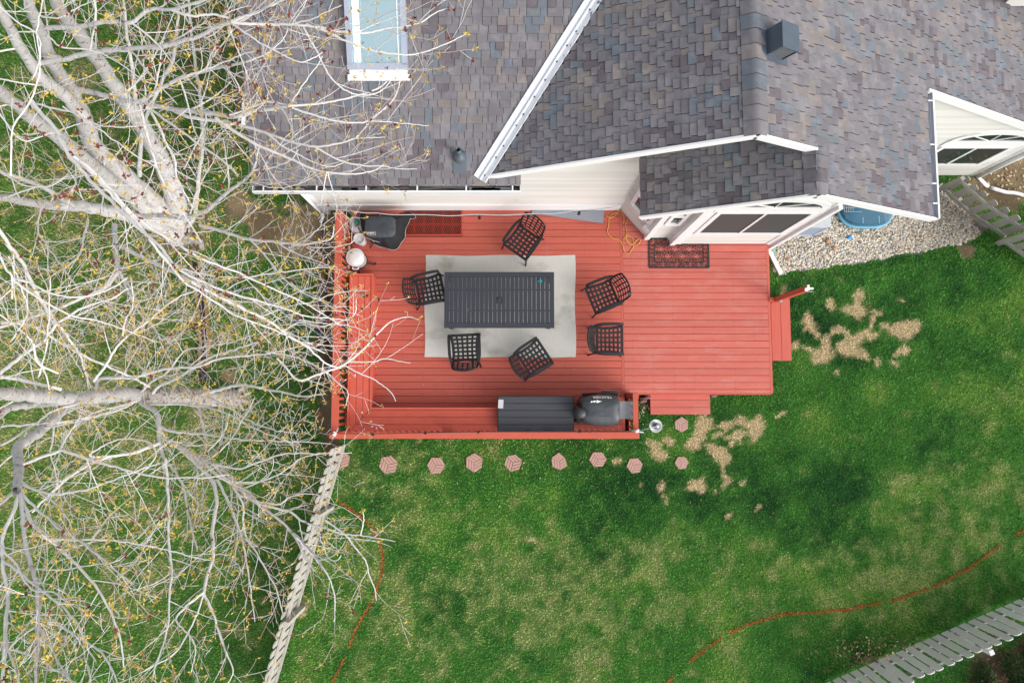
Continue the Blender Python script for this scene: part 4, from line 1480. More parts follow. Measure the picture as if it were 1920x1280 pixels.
# ---------------------------------------------------------------- deck storage box
ZX = 1.06
q0, q1 = at(933, 810, ZX), at(1076, 742, ZX)
q0.y = max(q0.y, -.70)
cx, cy = (q0.x + q1.x) / 2, (q0.y + q1.y) / 2
dbx = thing('storage_box', (cx, cy, ZD), 'charcoal resin storage box with a five plank lid against the front railing', 'storage box')
for x0, x1, y0, y1, nm in ((q0.x + .03, q1.x - .03, q0.y + .02, q0.y + .05, 'side_panel'), (q0.x + .03, q1.x - .03, q1.y - .06, q1.y - .03, 'side_panel'),
                           (q0.x + .03, q0.x + .06, q0.y + .05, q1.y - .06, 'end_panel'), (q1.x - .06, q1.x - .03, q0.y + .05, q1.y - .06, 'end_panel')):
    piece(nm, dbx, M['boxdark'], ((x0 + x1) / 2, (y0 + y1) / 2, (ZD + ZX) / 2 - .02), (x1 - x0, y1 - y0, ZX - ZD - .06))
piece('lid', dbx, M['boxdark'], (cx, cy, ZX - .035), (q1.x - q0.x, q1.y - q0.y, .04))
lw = (q1.y - q0.y - .02) / 5
for k in range(5):
    piece('lid_plank', dbx, M['box'], (cx, q0.y + .01 + lw * (k + .5), ZX - .006), (q1.x - q0.x - .03, lw - .012, .022))
p = at(939, 757, ZX + .006)
piece('sticker', dbx, M['tank'], (p.x, p.y, ZX + .0062), (.10, .17, .002), (0, 0, R(-3)))

# ---------------------------------------------------------------- covered pellet grill
ZC = 1.50
gc = at(1120, 767, 1.35)
pel = thing('covered_pellet_grill', (gc.x, gc.y, ZD), 'barrel grill under a black fitted cover with white lettering between storage box and railing', 'grill')
c0, c1 = at(1091, 799, 1.2), at(1158, 738, 1.2)
gx0, gx1, gy0, gy1 = c0.x - .02, c1.x + .01, max(c0.y, -.62), c1.y
b = MB()
nu, nv = 26, 24
gcx, gcy = (gx0 + gx1) / 2, (gy0 + gy1) / 2
def sup(a_, p_):
    c_, s_ = math.cos(a_), math.sin(a_)
    return math.copysign(abs(c_) ** p_, c_), math.copysign(abs(s_) ** p_, s_)
rings = [(1.06, .55), (1.03, .8), (1.0, 1.02), (.995, 1.14), (.975, 1.25), (.92, 1.35), (.78, 1.43), (.55, 1.475), (.25, 1.49), (.05, 1.492)]
vs_ = []
for i, (sc, z) in enumerate(rings):
    for j in range(48):
        a_ = 2 * math.pi * j / 48
        ux, uy = sup(a_, .36)
        sx_ = 1.02 - .004 * i if i < 7 else (.97, .6, .06)[i - 7]      # stays long along the barrel
        wob = 1 + .012 * math.sin(a_ * 9 + i * .5) * (1 if i < 4 else .35)
        px_ = gcx + ux * sx_ * (gx1 - gx0) / 2 * wob
        # the left end narrows towards the chimney
        ty = 1 - .22 * ss((gcx - px_) / ((gx1 - gx0) * .55))
        vs_.append((px_, gcy + uy * sc * (gy1 - gy0) / 2 * wob * ty, z - .05 * ss((gcx - .12 - px_) / .3) * (i > 3) + .006 * math.sin(px_ * 23 + i)))
fs = [(i * 48 + j, i * 48 + (j + 1) % 48, (i + 1) * 48 + (j + 1) % 48, (i + 1) * 48 + j) for i in range(len(rings) - 1) for j in range(48)]
fs.append(tuple((len(rings) - 1) * 48 + j for j in range(48)))
b.add(vs_, fs, M['cover'], True)
b.tube(curve_pts([(gx1 - .03, gy0 + .04, 1.1), (gx1 - .03, gy0 + .05, 1.3), (gx1 - .035, gcy, 1.47), (gx1 - .03, gy1 - .05, 1.3), (gx1 - .03, gy1 - .03, 1.1)], 5), .012, M['cover'], 6)
for k in range(3):
    b.tube(curve_pts([(gx0 + .16 + .03 * k, gcy - .05 + .06 * k, 1.44), (gx0 + .30 + .05 * k, gcy - .10 + .08 * k, 1.482), (gx0 + .5, gcy - .12 + .1 * k, 1.485)], 4), .006, M['cover'], 5)
build(b, 'cover', pel)
b = MB()
pch = at(1090, 775, 1.45)
b.lathe((pch.x, pch.y, .75), [(.15, 0), (.125, .35), (.10, .5), (.095, .62), (.105, .66), (.085, .74), (.03, .78)], M['cover'], 16, True, 1, .95)
b.lathe((pch.x + .02, pch.y - .10, .5), [(.13, 0), (.12, .3), (.04, .58)], M['cover'], 12)
build(b, 'chimney_cover', pel)
ps0, ps1 = at(1158, 785, 1.12), at(1187, 752, 1.12)
piece('side_shelf', pel, M['concrete'], ((ps0.x + ps1.x) / 2, (ps0.y + ps1.y) / 2, 1.12), (ps1.x - ps0.x, ps1.y - ps0.y, .045))
b = MB()
for sy in (-.12, .12):
    b.bar((gx1 - .02, gcy + sy, 1.09), (gx1 + .25, gcy + sy, 1.09), .03, .04, M['blackplastic'])
for x in (gx0 + .1, gx1 - .1):
    for y in (gy0 + .1, gy1 - .1):
        b.bar((x, y, ZD), (x, y, .8), .05, .05, M['blackplastic'], (1, 0, 0))
b.bar((gx0 + .05, gy1 - .02, 1.0), (gx1 + .02, gy1 + .0, 1.0), .06, .05, M['coverdark'])
build(b, 'legs', pel)
b = MB()
b.bar((gcx + .04, gy1 + .03, 1.15), (gx1 - .02, gy1 + .03, 1.15), .06, .04, M['blackplastic'])
build(b, 'front_handle', pel)
# lettering read from the far side, with a small mark under it
me = text_mesh('TRAEGER', .088)
me.materials.append(mat('white_print', (.78, .78, .76), .6))
o = bpy.data.objects.new('lettering', me)
COL.objects.link(o)
o.parent = pel
o.location = Vector((gcx + .03, gcy + .745 * (gy1 - gy0) / 2, 1.412)) + Vector((0, .707, .707)) * .022 - ORG[pel]
o.rotation_euler = Matrix((Vector((-1, 0, 0)), Vector((0, -.707, .707)), Vector((0, .707, .707)))).transposed().to_euler()
b = MB()
wp = me.materials[0]
lg = at(1117, 752, 1.46)
for pts in ([(-.11, .0), (-.02, .03), (.0, .005), (-.04, -.01)], [(-.01, -.005), (.03, .025), (.06, .0), (.02, -.015)], [(.05, .01), (.10, .03), (.085, -.01)], [(-.06, -.008), (-.01, -.02), (-.03, -.026)]):
    b.add([(lg.x - x, lg.y - y, 1.487) for x, y in pts], [tuple(range(len(pts)))[::-1]], wp)
    b.add([(lg.x - x, lg.y - y, 1.484) for x, y in pts], [tuple(range(len(pts)))], wp)
build(b, 'mark', pel)

# ---------------------------------------------------------------- covered gas grill in the far left corner
zg = 1.22
g0, g1 = at(683, 444, zg), at(741, 396, zg)
g1.y = min(g1.y, 3.55)
gg = thing('covered_gas_grill', ((g0.x + g1.x) / 2, (g0.y + g1.y) / 2, ZD), 'grill under a draped black cover with a small white name tag beside the metal grate', 'grill')
b = MB()
hem_px = [(676, 396), (674, 415), (679, 432), (690, 449), (706, 460), (720, 463), (735, 468), (748, 461), (757, 447), (760, 434), (765, 416), (771, 405), (768, 396)]
hem = [at(x, y, .82) for x, y in hem_px] + [Vector((g1.x + .35, 3.62, .8)), Vector((g1.x, 3.64, .8)), Vector((g0.x, 3.64, .8)), Vector((g0.x - .06, 3.60, .8))]
hem = curve_pts(hem + [hem[0]], 4)[:-1]
n = len(hem)
cc = Vector(((g0.x + g1.x) / 2, (g0.y + g1.y) / 2, 0))
def rr(d, k):                                # where the ray from the middle leaves the rounded top
    ax, ay = (g1.x - g0.x) / 2 * k, (g1.y - g0.y) / 2 * k
    q = (abs(d.x) / ax) ** 5 + (abs(d.y) / ay) ** 5
    return q ** (-1 / 5)
rows = []
for k, z in ((1.0, None), (1.06, 1.12), (1.02, zg - .06), (.985, zg - .012), (.93, zg), (.5, zg + .006), (.1, zg + .004)):
    row = []
    for i, h in enumerate(hem):
        d = Vector((h.x - cc.x, h.y - cc.y, 0))
        L = d.length
        d /= L
        if z is None:
            row.append(Vector((h.x, h.y, .78 + .05 * math.sin(i * .9))))
        else:
            q = rr(d, k)
            if z == 1.12:
                q = q * .55 + L * .45
            row.append(Vector((cc.x + d.x * q, cc.y + d.y * q, z + .006 * math.sin(i * 1.3 + k * 9))))
    rows.append(row)
vs_ = [v for r_ in rows for v in r_]
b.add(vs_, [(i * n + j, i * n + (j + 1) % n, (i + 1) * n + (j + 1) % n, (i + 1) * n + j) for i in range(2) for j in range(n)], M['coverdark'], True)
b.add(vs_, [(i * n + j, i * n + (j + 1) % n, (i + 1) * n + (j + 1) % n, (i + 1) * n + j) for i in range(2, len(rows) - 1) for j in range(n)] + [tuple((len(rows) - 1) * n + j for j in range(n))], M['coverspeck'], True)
build(b, 'cover', gg)
b = MB()
b.tube(rows[0] + [rows[0][0]], .0045, M['tank'], 5)
build(b, 'hem', gg)
b = MB()
for x in (g0.x + .05, g1.x - .05):
    for y in (g0.y + .05, g1.y - .05):
        b.bar((x, y, ZD), (x, y, 1.2), .05, .05, M['blackplastic'], (1, 0, 0))
build(b, 'legs', gg)
tp = at(696, 437.5, zg + .012)
piece('name_tag', gg, M['tank'], (tp.x, tp.y, zg + .013), (.175, .070, .004))
piece('name_tag', gg, M['blackplastic'], (tp.x, tp.y, zg + .0155), (.163, .058, .003))
me = text_mesh('weber', .062)
me.materials.append(wp)
o = bpy.data.objects.new('lettering', me)
COL.objects.link(o)
o.parent = gg
o.location = Vector((tp.x - .012, tp.y, zg + .0185)) - ORG[gg]
o.rotation_euler = (0, 0, R(180))
piece('tag_mark', gg, M['tankred'], (tp.x + .064, tp.y, zg + .0175), (.024, .042, .002))
b = MB()
hp = at(711, 403, zg + .01)
b.lathe((hp.x, hp.y, zg + .004), [(.03, 0), (.03, .02), (.015, .03)], M['blackplastic'], 10)
build(b, 'vent_knob', gg)

# gas bottle, bucket and fryer pot beside the left railing
p = at(667, 418, .86)
tk = thing('gas_bottle', (p.x, p.y, ZD), 'pale grey gas bottle with a green valve between railing and covered grill', 'gas bottle')
b = MB()
b.lathe((p.x, p.y, ZD), [(.12, 0), (.12, .03), (.155, .07), (.158, .32), (.15, .37), (.10, .42), (.04, .44)], M['tank'], 24)
build(b, 'body', tk)
b = MB()
for k in range(20):
    a0, a1 = k * .28 - 1.6, (k + 1) * .28 - 1.6
    for r_ in (.105,):
        b.bar((p.x + r_ * math.cos(a0), p.y + r_ * math.sin(a0), .87), (p.x + r_ * math.cos(a1), p.y + r_ * math.sin(a1), .87), .012, .10, M['tank'])
build(b, 'collar', tk)
b = MB()
b.lathe((p.x + .03, p.y, .83), [(.035, 0), (.035, .03), (.05, .05), (.045, .09), (.02, .10)], M['tankgreen'], 10)
build(b, 'valve', tk)
b = MB()
b.lathe((p.x + .05, p.y - .07, .84), [(.026, 0), (.026, .05), (.015, .07)], M['tankred'], 10)
b.tube(curve_pts([(p.x + .05, p.y - .10, .86), (p.x + .10, p.y - .18, .8), (p.x + .13, p.y - .2, .62)], 5), .012, M['cable'], 6)
build(b, 'regulator', tk)
p = at(673, 447, .72)
bk = thing('bucket', (p.x, p.y, ZD), 'round white lidded bucket beside the gas bottle', 'bucket')
b = MB()
b.lathe((p.x, p.y, ZD), [(.09, 0), (.105, .30)], M['tank'], 20)
build(b, 'body', bk)
b = MB()
b.lathe((p.x, p.y, ZD + .30), [(.115, -.03), (.118, .02), (.108, .025), (.104, .015), (.02, .016)], mat('white_plastic_lid', (.52, .53, .55), .5), 24)
build(b, 'lid', bk)
p = at(671, 487, .75)
fr = thing('fryer_pot', (p.x, p.y, ZD), 'tall shiny aluminium pot on a black leg stand above the bench end', 'pot')
b = MB()
b.lathe((p.x, p.y, .68), [(.02, 0), (.165, 0), (.172, .05), (.175, .30), (.185, .305), (.185, .315), (.165, .315), (.16, .06), (.02, .055)], M['alum'], 28)
build(b, 'body', fr)
b = MB()
b.lathe((p.x - .0, p.y + .0, .98), [(.17, 0), (.165, .012), (.14, .035), (.08, .05), (.03, .055)], M['alum'], 28)
build(b, 'lid', fr)
b = MB()
b.tube(curve_pts([(p.x - .05, p.y - .18, .95), (p.x - .05, p.y - .225, .95), (p.x + .05, p.y - .225, .95), (p.x + .05, p.y - .18, .95)], 4), .012, M['alum'], 6)
build(b, 'handle', fr)
for a_ in (-8, -95, 160):
    b = MB()
    ca, sa = math.cos(R(a_)), math.sin(R(a_))
    b.tube([(p.x + .15 * ca, p.y + .15 * sa, .68), (p.x + .27 * ca, p.y + .27 * sa, ZD + .02), (p.x + .30 * ca - .04 * sa, p.y + .30 * sa + .04 * ca, ZD + .015)], .016, M['black'], 6)
    build(b, 'leg', fr)
b = MB()
b.tube([(p.x + .17 * math.cos(k * .4), p.y + .17 * math.sin(k * .4), .665) for k in range(17)], .014, M['black'], 6)
build(b, 'stand_ring', fr)
b = MB()
b.tube(curve_pts([at(694, 466, ZD + .02), at(698, 459, .45), at(695, 452, .6), at(688, 446, .7)], 6), .010, M['cable'], 6)
build(b, 'hose', label='short black hose curving on the boards beside the round bucket', cat='hose')
b = MB()
b.bar(at(654, 512, .45), at(655, 462, .9), .03, .03, M['white'])
build(b, 'white_pole', label='thin white pole leaning along the inside of the left railing', cat='pole')

# ---------------------------------------------------------------- red metal mesh grate let into the deck
gr_ = thing('metal_grate', ((gA.x + gB.x) / 2, (gA.y + gB.y) / 2, ZD), 'red expanded-metal grate let into the boards beside the covered grill', 'grate')
gy1 = gB.y + .25
b = MB()
for c_, d_ in ((((gA.x + gB.x) / 2, gA.y, ZD - .0), (gB.x - gA.x + .06, .045, .03)), ((gA.x, (gA.y + gy1) / 2, ZD - .001), (.03, gy1 - gA.y, .03)), ((gB.x, (gA.y + gy1) / 2, ZD - .001), (.03, gy1 - gA.y, .03))):
    b.box(c_, d_, M['grate'])
build(b, 'frame', gr_)
for k in range(1, 6):
    x = gA.x + (gB.x - gA.x) * k / 6
    piece('support', gr_, M['reddark'], (x, (gA.y + gy1) / 2, ZD - .035), (.030, gy1 - gA.y - .02, .03))
b = MB()
Wg, Hg = gB.x - gA.x, gy1 - gA.y
for sgn in (-1, 1):
    k = -Hg * .6
    while k < Wg + Hg * .6:
        # strands leaning across the grate
        x0, x1 = gA.x + k, gA.x + k + sgn * Hg * .55
        y0, y1 = gA.y, gy1
        def cut(x, xa, ya, xb_, yb_):
            return ya + (yb_ - ya) * (x - xa) / (xb_ - xa)
        pa, pb = (x0, y0), (x1, y1)
        pts = [pa, pb]
        for lim in (gA.x, gB.x):
            for i in (0, 1):
                if (pts[i][0] < gA.x and lim == gA.x) or (pts[i][0] > gB.x and lim == gB.x):
                    pts[i] = (lim, cut(lim, x0, y0, x1, y1))
        if all(gA.x - .001 <= q[0] <= gB.x + .001 and y0 - .001 <= q[1] <= y1 + .001 for q in pts) and abs(pts[0][1] - pts[1][1]) > .02:
            b.bar((*pts[0], ZD + .004 + .002 * sgn), (*pts[1], ZD + .004 + .002 * sgn), .0075, .006, M['grate'])
        k += .048
build(b, 'mesh', gr_)
b = MB()
b.box(((gA.x + gB.x) / 2, (gA.y + gy1) / 2, ZD - .30), (Wg, Hg, .01), M['mulch'])
build(b, 'well_floor', gr_)

# door mat with scrolls
m0, m1 = at(1216, 503, ZD), at(1329, 446, ZD)
mat_t = thing('door_mat', ((m0.x + m1.x) / 2, (m0.y + m1.y) / 2, ZD), 'black openwork scroll door mat below the bay window', 'door mat')
zm = ZD + .008
b = MB()
mw, mh = m1.x - m0.x, m1.y - m0.y
def strip(x0, y0, x1, y1, w_=.02):
    b.bar((x0, y0, zm), (x1, y1, zm), w_, .012, M['rubber'])
for ins, w_ in ((.016, .034), (.125, .018)):
    strip(m0.x + ins, m0.y + ins, m1.x - ins, m0.y + ins, w_); strip(m0.x + ins, m1.y - ins, m1.x - ins, m1.y - ins, w_)
    strip(m0.x + ins, m0.y + ins, m0.x + ins, m1.y - ins, w_); strip(m1.x - ins, m0.y + ins, m1.x - ins, m1.y - ins, w_)
build(b, 'border', mat_t)
b = MB()
def spiral(cx_, cy_, r_, turns, a0, sg, w_=.009):
    P = []
    N = int(11 * turns)
    for i in range(N + 1):
        t = i / N
        a_ = a0 + sg * turns * 2 * math.pi * t
        P.append(Vector((cx_ + r_ * (1 - .8 * t) * math.cos(a_), cy_ + r_ * (1 - .8 * t) * math.sin(a_), zm)))
    for q0, q1 in zip(P[:-1], P[1:]):
        b.bar(q0, q1, w_, .010, M['rubber'])
nb_ = 13
for k in range(nb_):
    x = m0.x + .07 + (mw - .14) * k / (nb_ - 1)
    for y, s_ in ((m0.y + .072, 1), (m1.y - .072, -1)):
        spiral(x, y, .042, 1.3, 1.57 * s_ + k, 1 if k % 2 else -1)
for k in range(1, 6):
    y = m0.y + .07 + (mh - .14) * k / 6
    for x in (m0.x + .072, m1.x - .072):
        spiral(x, y, .040, 1.3, 3 * k, 1 if k % 2 else -1)
for kx in range(7):
    for ky in range(3):
        x = m0.x + .19 + (mw - .38) * kx / 6
        y = m0.y + .17 + (mh - .34) * ky / 2
        if (kx + ky) % 2:
            for j in range(4):
                spiral(x + .045 * math.cos(j * 1.57 + .78), y + .045 * math.sin(j * 1.57 + .78), .045, 1.1, j * 1.57, 1 if j % 2 else -1, .010)
        else:
            for j in range(8):
                a_ = j * .785
                b.bar((x + .02 * math.cos(a_), y + .02 * math.sin(a_), zm), (x + .085 * math.cos(a_), y + .085 * math.sin(a_), zm), .011, .010, M['rubber'])
build(b, 'scrollwork', mat_t)

# grey board lying by the wall, and the yellow extension cord
b = MB()
pb_ = [at(995, 393, ZD), at(1131, 417, ZD)]
ang = R(-8)
c_ = at(1066, 396, ZD)
b.box((c_.x, c_.y + .05, ZD + .022), (1.50, .42, .025), M['greymat'], Matrix.Rotation(ang, 3, 'Z'))
build(b, 'grey_board', label='flat grey board lying on the deck along the house wall behind the chairs', cat='board')
b = MB()
P = [at(x, y, ZD + .012) for x, y in ((1135, 404), (1144, 408), (1152, 405), (1158, 397), (1163, 395), (1168, 403), (1170, 416))]
b.tube(curve_pts(P, 5), .0085, M['yellow'], 5)
P = [at(x, y, ZD + .010) for x, y in ((1160, 384), (1160, 396), (1149, 401), (1142, 409), (1141, 422), (1139, 436), (1148, 446), (1160, 450), (1167, 459), (1170, 470), (1178, 476), (1184, 468), (1188, 461), (1182, 457), (1176, 451), (1174, 444), (1178, 441),
                                      (1186, 447), (1188, 455), (1193, 460), (1199, 455), (1200, 449), (1195, 449), (1189, 455), (1182, 459), (1175, 452), (1172, 446), (1168, 449), (1174, 441), (1174, 430), (1173, 420), (1177, 410), (1183, 402), (1190, 400))]
b.tube(curve_pts(P, 5), .0085, M['yellow'], 5)
build(b, 'extension_cord', label='yellow extension cord lying in loose loops on the deck by the angled bay wall', cat='cord')

# white flecks of dropped paper on the bench
# ---------------------------------------------------------------- hexagonal stepping stones in the grass
M['paverjoint'] = mat('soiled_paver_joint', (.35, .22, .18), .95, (.28, .175, .145), (22, 22, 22), .7)
STONES = [(640, 861, .20, 20, 'pink hexagonal stepping stone half hidden behind the picket fence end', 0),
      (728, 871, .215, 12, 'pink hexagonal stepping stone just right of the picket fence with bare grass beside it', 1),
      (817, 872, .195, 0, 'pink hexagonal stepping stone below the mitred bench, third from the fence', 0),
      (889, 867, .20, 28, 'pink hexagonal stepping stone below the front bench, fourth from the fence', 0),
      (962, 867, .20, 14, 'pink hexagonal stepping stone below the left half of the storage box', 0),
      (1049, 865, .19, 34, 'pink hexagonal stepping stone below the right end of the storage box, one corner chipped', 2),
      (1121, 861, .185, 2, 'pink hexagonal stepping stone below the covered grill with white lettering', 0),
      (1190, 872, .175, 8, 'pink hexagonal stepping stone below the right front corner of the deck', 0),
      (1278, 867, .150, 4, 'small pink stepping stone half grown over between the bare patches', 0),
      (1278, 796, .165, 30, 'pink stepping stone below the wide front step', 0)]
for px, py, r_, an, lab, v in STONES:
    p = at(px, py, .02)
    b = MB()
    hexp = [Vector((math.cos(R(an + 60 * k)) * r_ * random.uniform(.93, 1.05), math.sin(R(an + 60 * k)) * r_ * random.uniform(.93, 1.05), 0)) for k in range(6)]
    if v == 2:
        hexp[0] *= .72
    b.prism([(p.x + h.x, p.y + h.y) for h in hexp], -.03, .014, M['paverjoint'])
    # three rhombs of three bricks each, moulded proud of the slab
    for k in range(3):
        A, Bp, C = hexp[(2 * k) % 6], hexp[(2 * k + 1) % 6], hexp[(2 * k + 2) % 6]
        O_ = Vector((0, 0, 0))
        for j in range(3):
            f0, f1 = j / 3 + .03, (j + 1) / 3 - .03
            def rp(u, w_):
                return (O_ * (1 - u) + C * u) * (1 - w_) + (A * (1 - u) + Bp * u) * w_
            q = [rp(.03, f0), rp(.97, f0), rp(.97, f1), rp(.03, f1)]
            b.prism([(p.x + h.x * .97, p.y + h.y * .97) for h in q], -.01, .031 + random.uniform(-.002, .002), M['paver'])
    build(b, 'stepping_stone', label=lab, cat='stepping stone', group='hexagonal stepping stones in the lawn')

# ---------------------------------------------------------------- picket fences
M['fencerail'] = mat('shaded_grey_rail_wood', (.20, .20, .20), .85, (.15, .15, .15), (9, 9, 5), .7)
def fence(label, a_, b_, h, pitch, wdp, m, side, posts=(), rails=(.22, .85), capw=.09, skip=()):
    """posts and rails on one side (side = +1 left of a->b), dog-eared pickets on the other"""
    a_, b_ = Vector(a_), Vector(b_)
    t = thing('picket_fence', (a_ + b_) / 2, label, 'fence')
    d = Vector((b_.x - a_.x, b_.y - a_.y, 0))
    L = d.length
    d /= L
    nn = Vector((-d.y, d.x, 0)) * side
    def g(s):
        q = a_ + d * s
        return Vector((q.x, q.y, drop(q.x, q.y)))
    b = MB()
    e_ = .035
    pr = [(-wdp / 2, .06), (wdp / 2, .06), (wdp / 2, h - e_), (wdp / 2 - e_, h), (-wdp / 2 + e_, h), (-wdp / 2, h - e_)]
    vs_ = [(x, -.010, z) for x, z in pr] + [(x, .010, z) for x, z in pr]
    b.add(vs_, [(0, 1, 2, 3, 4, 5), (11, 10, 9, 8, 7, 6)] + [(i, i + 6, (i + 1) % 6 + 6, (i + 1) % 6) for i in range(6)], m)
    me = b.mesh('picket')
    s = pitch / 2
    while s < L:
        o = bpy.data.objects.new('picket', me)
        COL.objects.link(o)
        o.parent = t
        q = g(s) - nn * .03
        o.location = q - ORG[t]
        o.rotation_euler = (R(random.uniform(-.8, .8)), R(random.uniform(-1, 1)), math.atan2(d.y, d.x) + R(random.uniform(-1, 1)))
        s += pitch * random.uniform(.96, 1.04)
    for z in rails:
        n = max(2, int(L / .9))
        for k in range(0, 1 if drop(b_.x, b_.y) == 0 and drop(a_.x, a_.y) == 0 else n):
            s0, s1 = (0, L) if (drop(b_.x, b_.y) == 0 and drop(a_.x, a_.y) == 0) else (L * k / n, L * (k + 1) / n)
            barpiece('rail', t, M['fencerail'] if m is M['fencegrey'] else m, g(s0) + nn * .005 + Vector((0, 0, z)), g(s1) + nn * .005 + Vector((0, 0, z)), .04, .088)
    for s in posts:
        q = g(s) + nn * .07
        piece('post', t, m, q + Vector((0, 0, (h + .05) / 2 - .1)), (capw, capw, h + .12), (0, 0, math.atan2(d.y, d.x)))
    return t
fa, fb = at(650, 832, 0), at(515, 1300, 0)
L_ = (fb - fa).length
def along(px, py):
    q = at(px, py, 0)
    return (q - fa).dot((fb - fa).normalized())
fence('weathered tan picket fence running down from the front left corner of the deck', fa, fb, 1.12, .188, .138, M['fence'], 1,
      (along(620, 950), along(578, 1140)))
fa2, fb2 = at(1540, 1284, 0), at(1945, 1109, 0)
fence('grey picket fence crossing the lower right corner in front of dark shrubs', fa2, fb2, 1.17, .205, .148, M['fencegrey'], -1,
      (1.25, 2.95, 4.6), (.25, .9))
fa3, fb3 = at_g(1757, 352), at_g(1876, 446)
fence('greyish tan picket fence panel meeting the far right wall of the house beside the gravel', fa3, fb3, .98, .235, .15, M['fence'], -1,
      (.05, (fb3 - fa3).length - .02), (.16, .74))
fa4, fb4 = at_g(1870, 452), at_g(1945, 512)
fence('short greyish picket gate at the right edge above the lawn', fa4, fb4, .98, .19, .14, M['fence'], -1, (.03,), (.16, .74))

# ---------------------------------------------------------------- beside the bay: cooling unit, window well, bits on the gravel
ac = thing('cooling_unit', (6.15, 3.85, 0), 'pale grey outdoor cooling unit tucked between the bay and the window well', 'air conditioner')
b = MB()
ax0, ax1, ay0, ay1 = 5.72, 6.50, 3.42, 4.2
for x in (ax0 + .03, ax1 - .03):
    for y in (ay0 + .03, ay1 - .03):
        b.box((x, y, .40), (.06, .06, .8), M['ac'])
b.box(((ax0 + ax1) / 2, (ay0 + ay1) / 2, .78), (ax1 - ax0, ay1 - ay0, .05), M['ac'])
b.box(((ax0 + ax1) / 2, (ay0 + ay1) / 2, .04), (ax1 - ax0, ay1 - ay0, .08), M['ac'])
build(b, 'cabinet', ac)
for k in range(13):
    piece('louvre', ac, M['acdark'], ((ax0 + ax1) / 2, ay0 + .02, .12 + k * .049), (ax1 - ax0 - .12, .02, .034), (R(25), 0, 0))
b = MB()
for k in range(5):
    r_ = .07 + .06 * k
    b.tube([((ax0 + ax1) / 2 + r_ * math.cos(i * .3142), (ay0 + ay1) / 2 + r_ * math.sin(i * .3142), .83) for i in range(21)], .007, M['steel'], 5)
for k in range(8):
    a_ = k * .785
    b.bar(((ax0 + ax1) / 2, (ay0 + ay1) / 2, .825), ((ax0 + ax1) / 2 + .32 * math.cos(a_), (ay0 + ay1) / 2 + .32 * math.sin(a_), .825), .012, .012, M['steel'])
b.lathe(((ax0 + ax1) / 2, (ay0 + ay1) / 2, .807), [(.33, 0), (.33, .012), (.1, .012)], M['acdark'], 24)
build(b, 'fan_grille', ac)

wc = at(1623, 378, .1)
ww_ = thing('window_well', (wc.x, wc.y, 0), 'blue see-through rounded window well cover on the gravel beside the cooling unit', 'window well')
b = MB()
w0_, w1_ = at(1573, 400, .15), at(1676, 400, .15)
wr = (w1_.x - w0_.x) / 2
wcx = (w0_.x + w1_.x) / 2
wyf = at(1623, 426, .1).y
N = 24
dome = []
for k in range(N + 1):
    a_ = math.pi + math.pi * k / N
    ux, uy = sup(a_, .62)
    dome.append((wcx + wr * ux, wyf + .62 + .62 * uy))
outl = dome + [(wcx + wr, 5.05), (wcx - wr, 5.05)]
rings = []
for sc, z in ((1.0, .06), (1.0, .11), (.955, .15), (.93, .20), (.5, .25), (.05, .27)):
    rings.append([(wcx + (x - wcx) * sc, wyf + .72 + (y - wyf - .72) * sc, z) for x, y in outl])
n = len(outl)
b.add([v for r_ in rings for v in r_], [(i * n + j, i * n + (j + 1) % n, (i + 1) * n + (j + 1) % n, (i + 1) * n + j) for i in range(len(rings) - 1) for j in range(n)], M['plastic_blue'], False)
build(b, 'cover', ww_)
rimm = mat('blue_rim', (.10, .30, .42), .3)
b = MB()
b.tube([(x, y, .10) for x, y in dome], .035, rimm, 6)
build(b, 'rim', ww_)
for k in (-.16, .33):
    b = MB()
    b.bar((wcx + k * wr * 1.2, wyf + .06, .20), (wcx + k * wr * 1.1, 4.6, .275), .022, .022, rimm)
    build(b, 'rib', ww_)
b = MB()
for k in range(9):
    x = wcx - wr * .86 + wr * .62 * k / 8
    b.bar((x, wyf + .30, .225), (x, 4.5, .285), .008, .008, M['steel'])
for k in range(12):
    y = wyf + .30 + .09 * k
    b.bar((wcx - wr * .86, y, .232 + k * .003), (wcx - wr * .24, y, .237 + k * .003), .008, .008, M['steel'])
build(b, 'inner_grid', ww_)

def lump(name, px, py, r_, m, label, cat, sz=.8, up=.02):
    p = at_g(px, py, up)
    b = MB()
    b.lathe(p, [(r_ * .7, -r_ * .5), (r_, 0), (r_ * .8, r_ * .5 * sz), (r_ * .3, r_ * .8 * sz)], m, 9, True, random.uniform(.85, 1.2), random.uniform(.8, 1.1))
    build(b, name, label=label, cat=cat)
lump('ball', 1592, 445, .052, M['bluefoam'], 'small bright blue ball lying on the gravel', 'ball', 1)
terr = mat('terracotta_stone', (.46, .25, .15), .9, (.36, .19, .11), (20, 20, 20), .7)
lump('stone', 1552, 452, .06, terr, 'larger salmon stone on the gravel left of the blue ball', 'stone')
lump('stone', 1565, 465, .05, terr, 'darker terracotta stone on the gravel below the blue ball', 'stone')
lump('stone', 1478, 486, .045, terr, 'pinkish stone on the gravel beside the white downspout pipe', 'stone')
gp = mat('pale_green_plastic', (.22, .38, .29), .5)
p = at_g(1447, 470, .02)
b = MB()
b.box((p.x, p.y, .04), (.12, .17, .06), gp, Matrix.Rotation(R(10), 3, 'Z'))
b.lathe((p.x, p.y, .07), [(.05, 0), (.04, .015)], gp, 10)
build(b, 'drain_cover', label='pale green drain box on the gravel between the deck edge and the downspout', cat='drain')
b = MB()
b.tube(curve_pts([at_g(1858, 352, .06), at_g(1885, 360, .06), at_g(1905, 362, .06), at_g(1935, 372, .06)], 4), .045, M['white'], 8)
build(b, 'white_pipe', label='white drain pipe lying on the brown grass behind the right fence', cat='pipe')

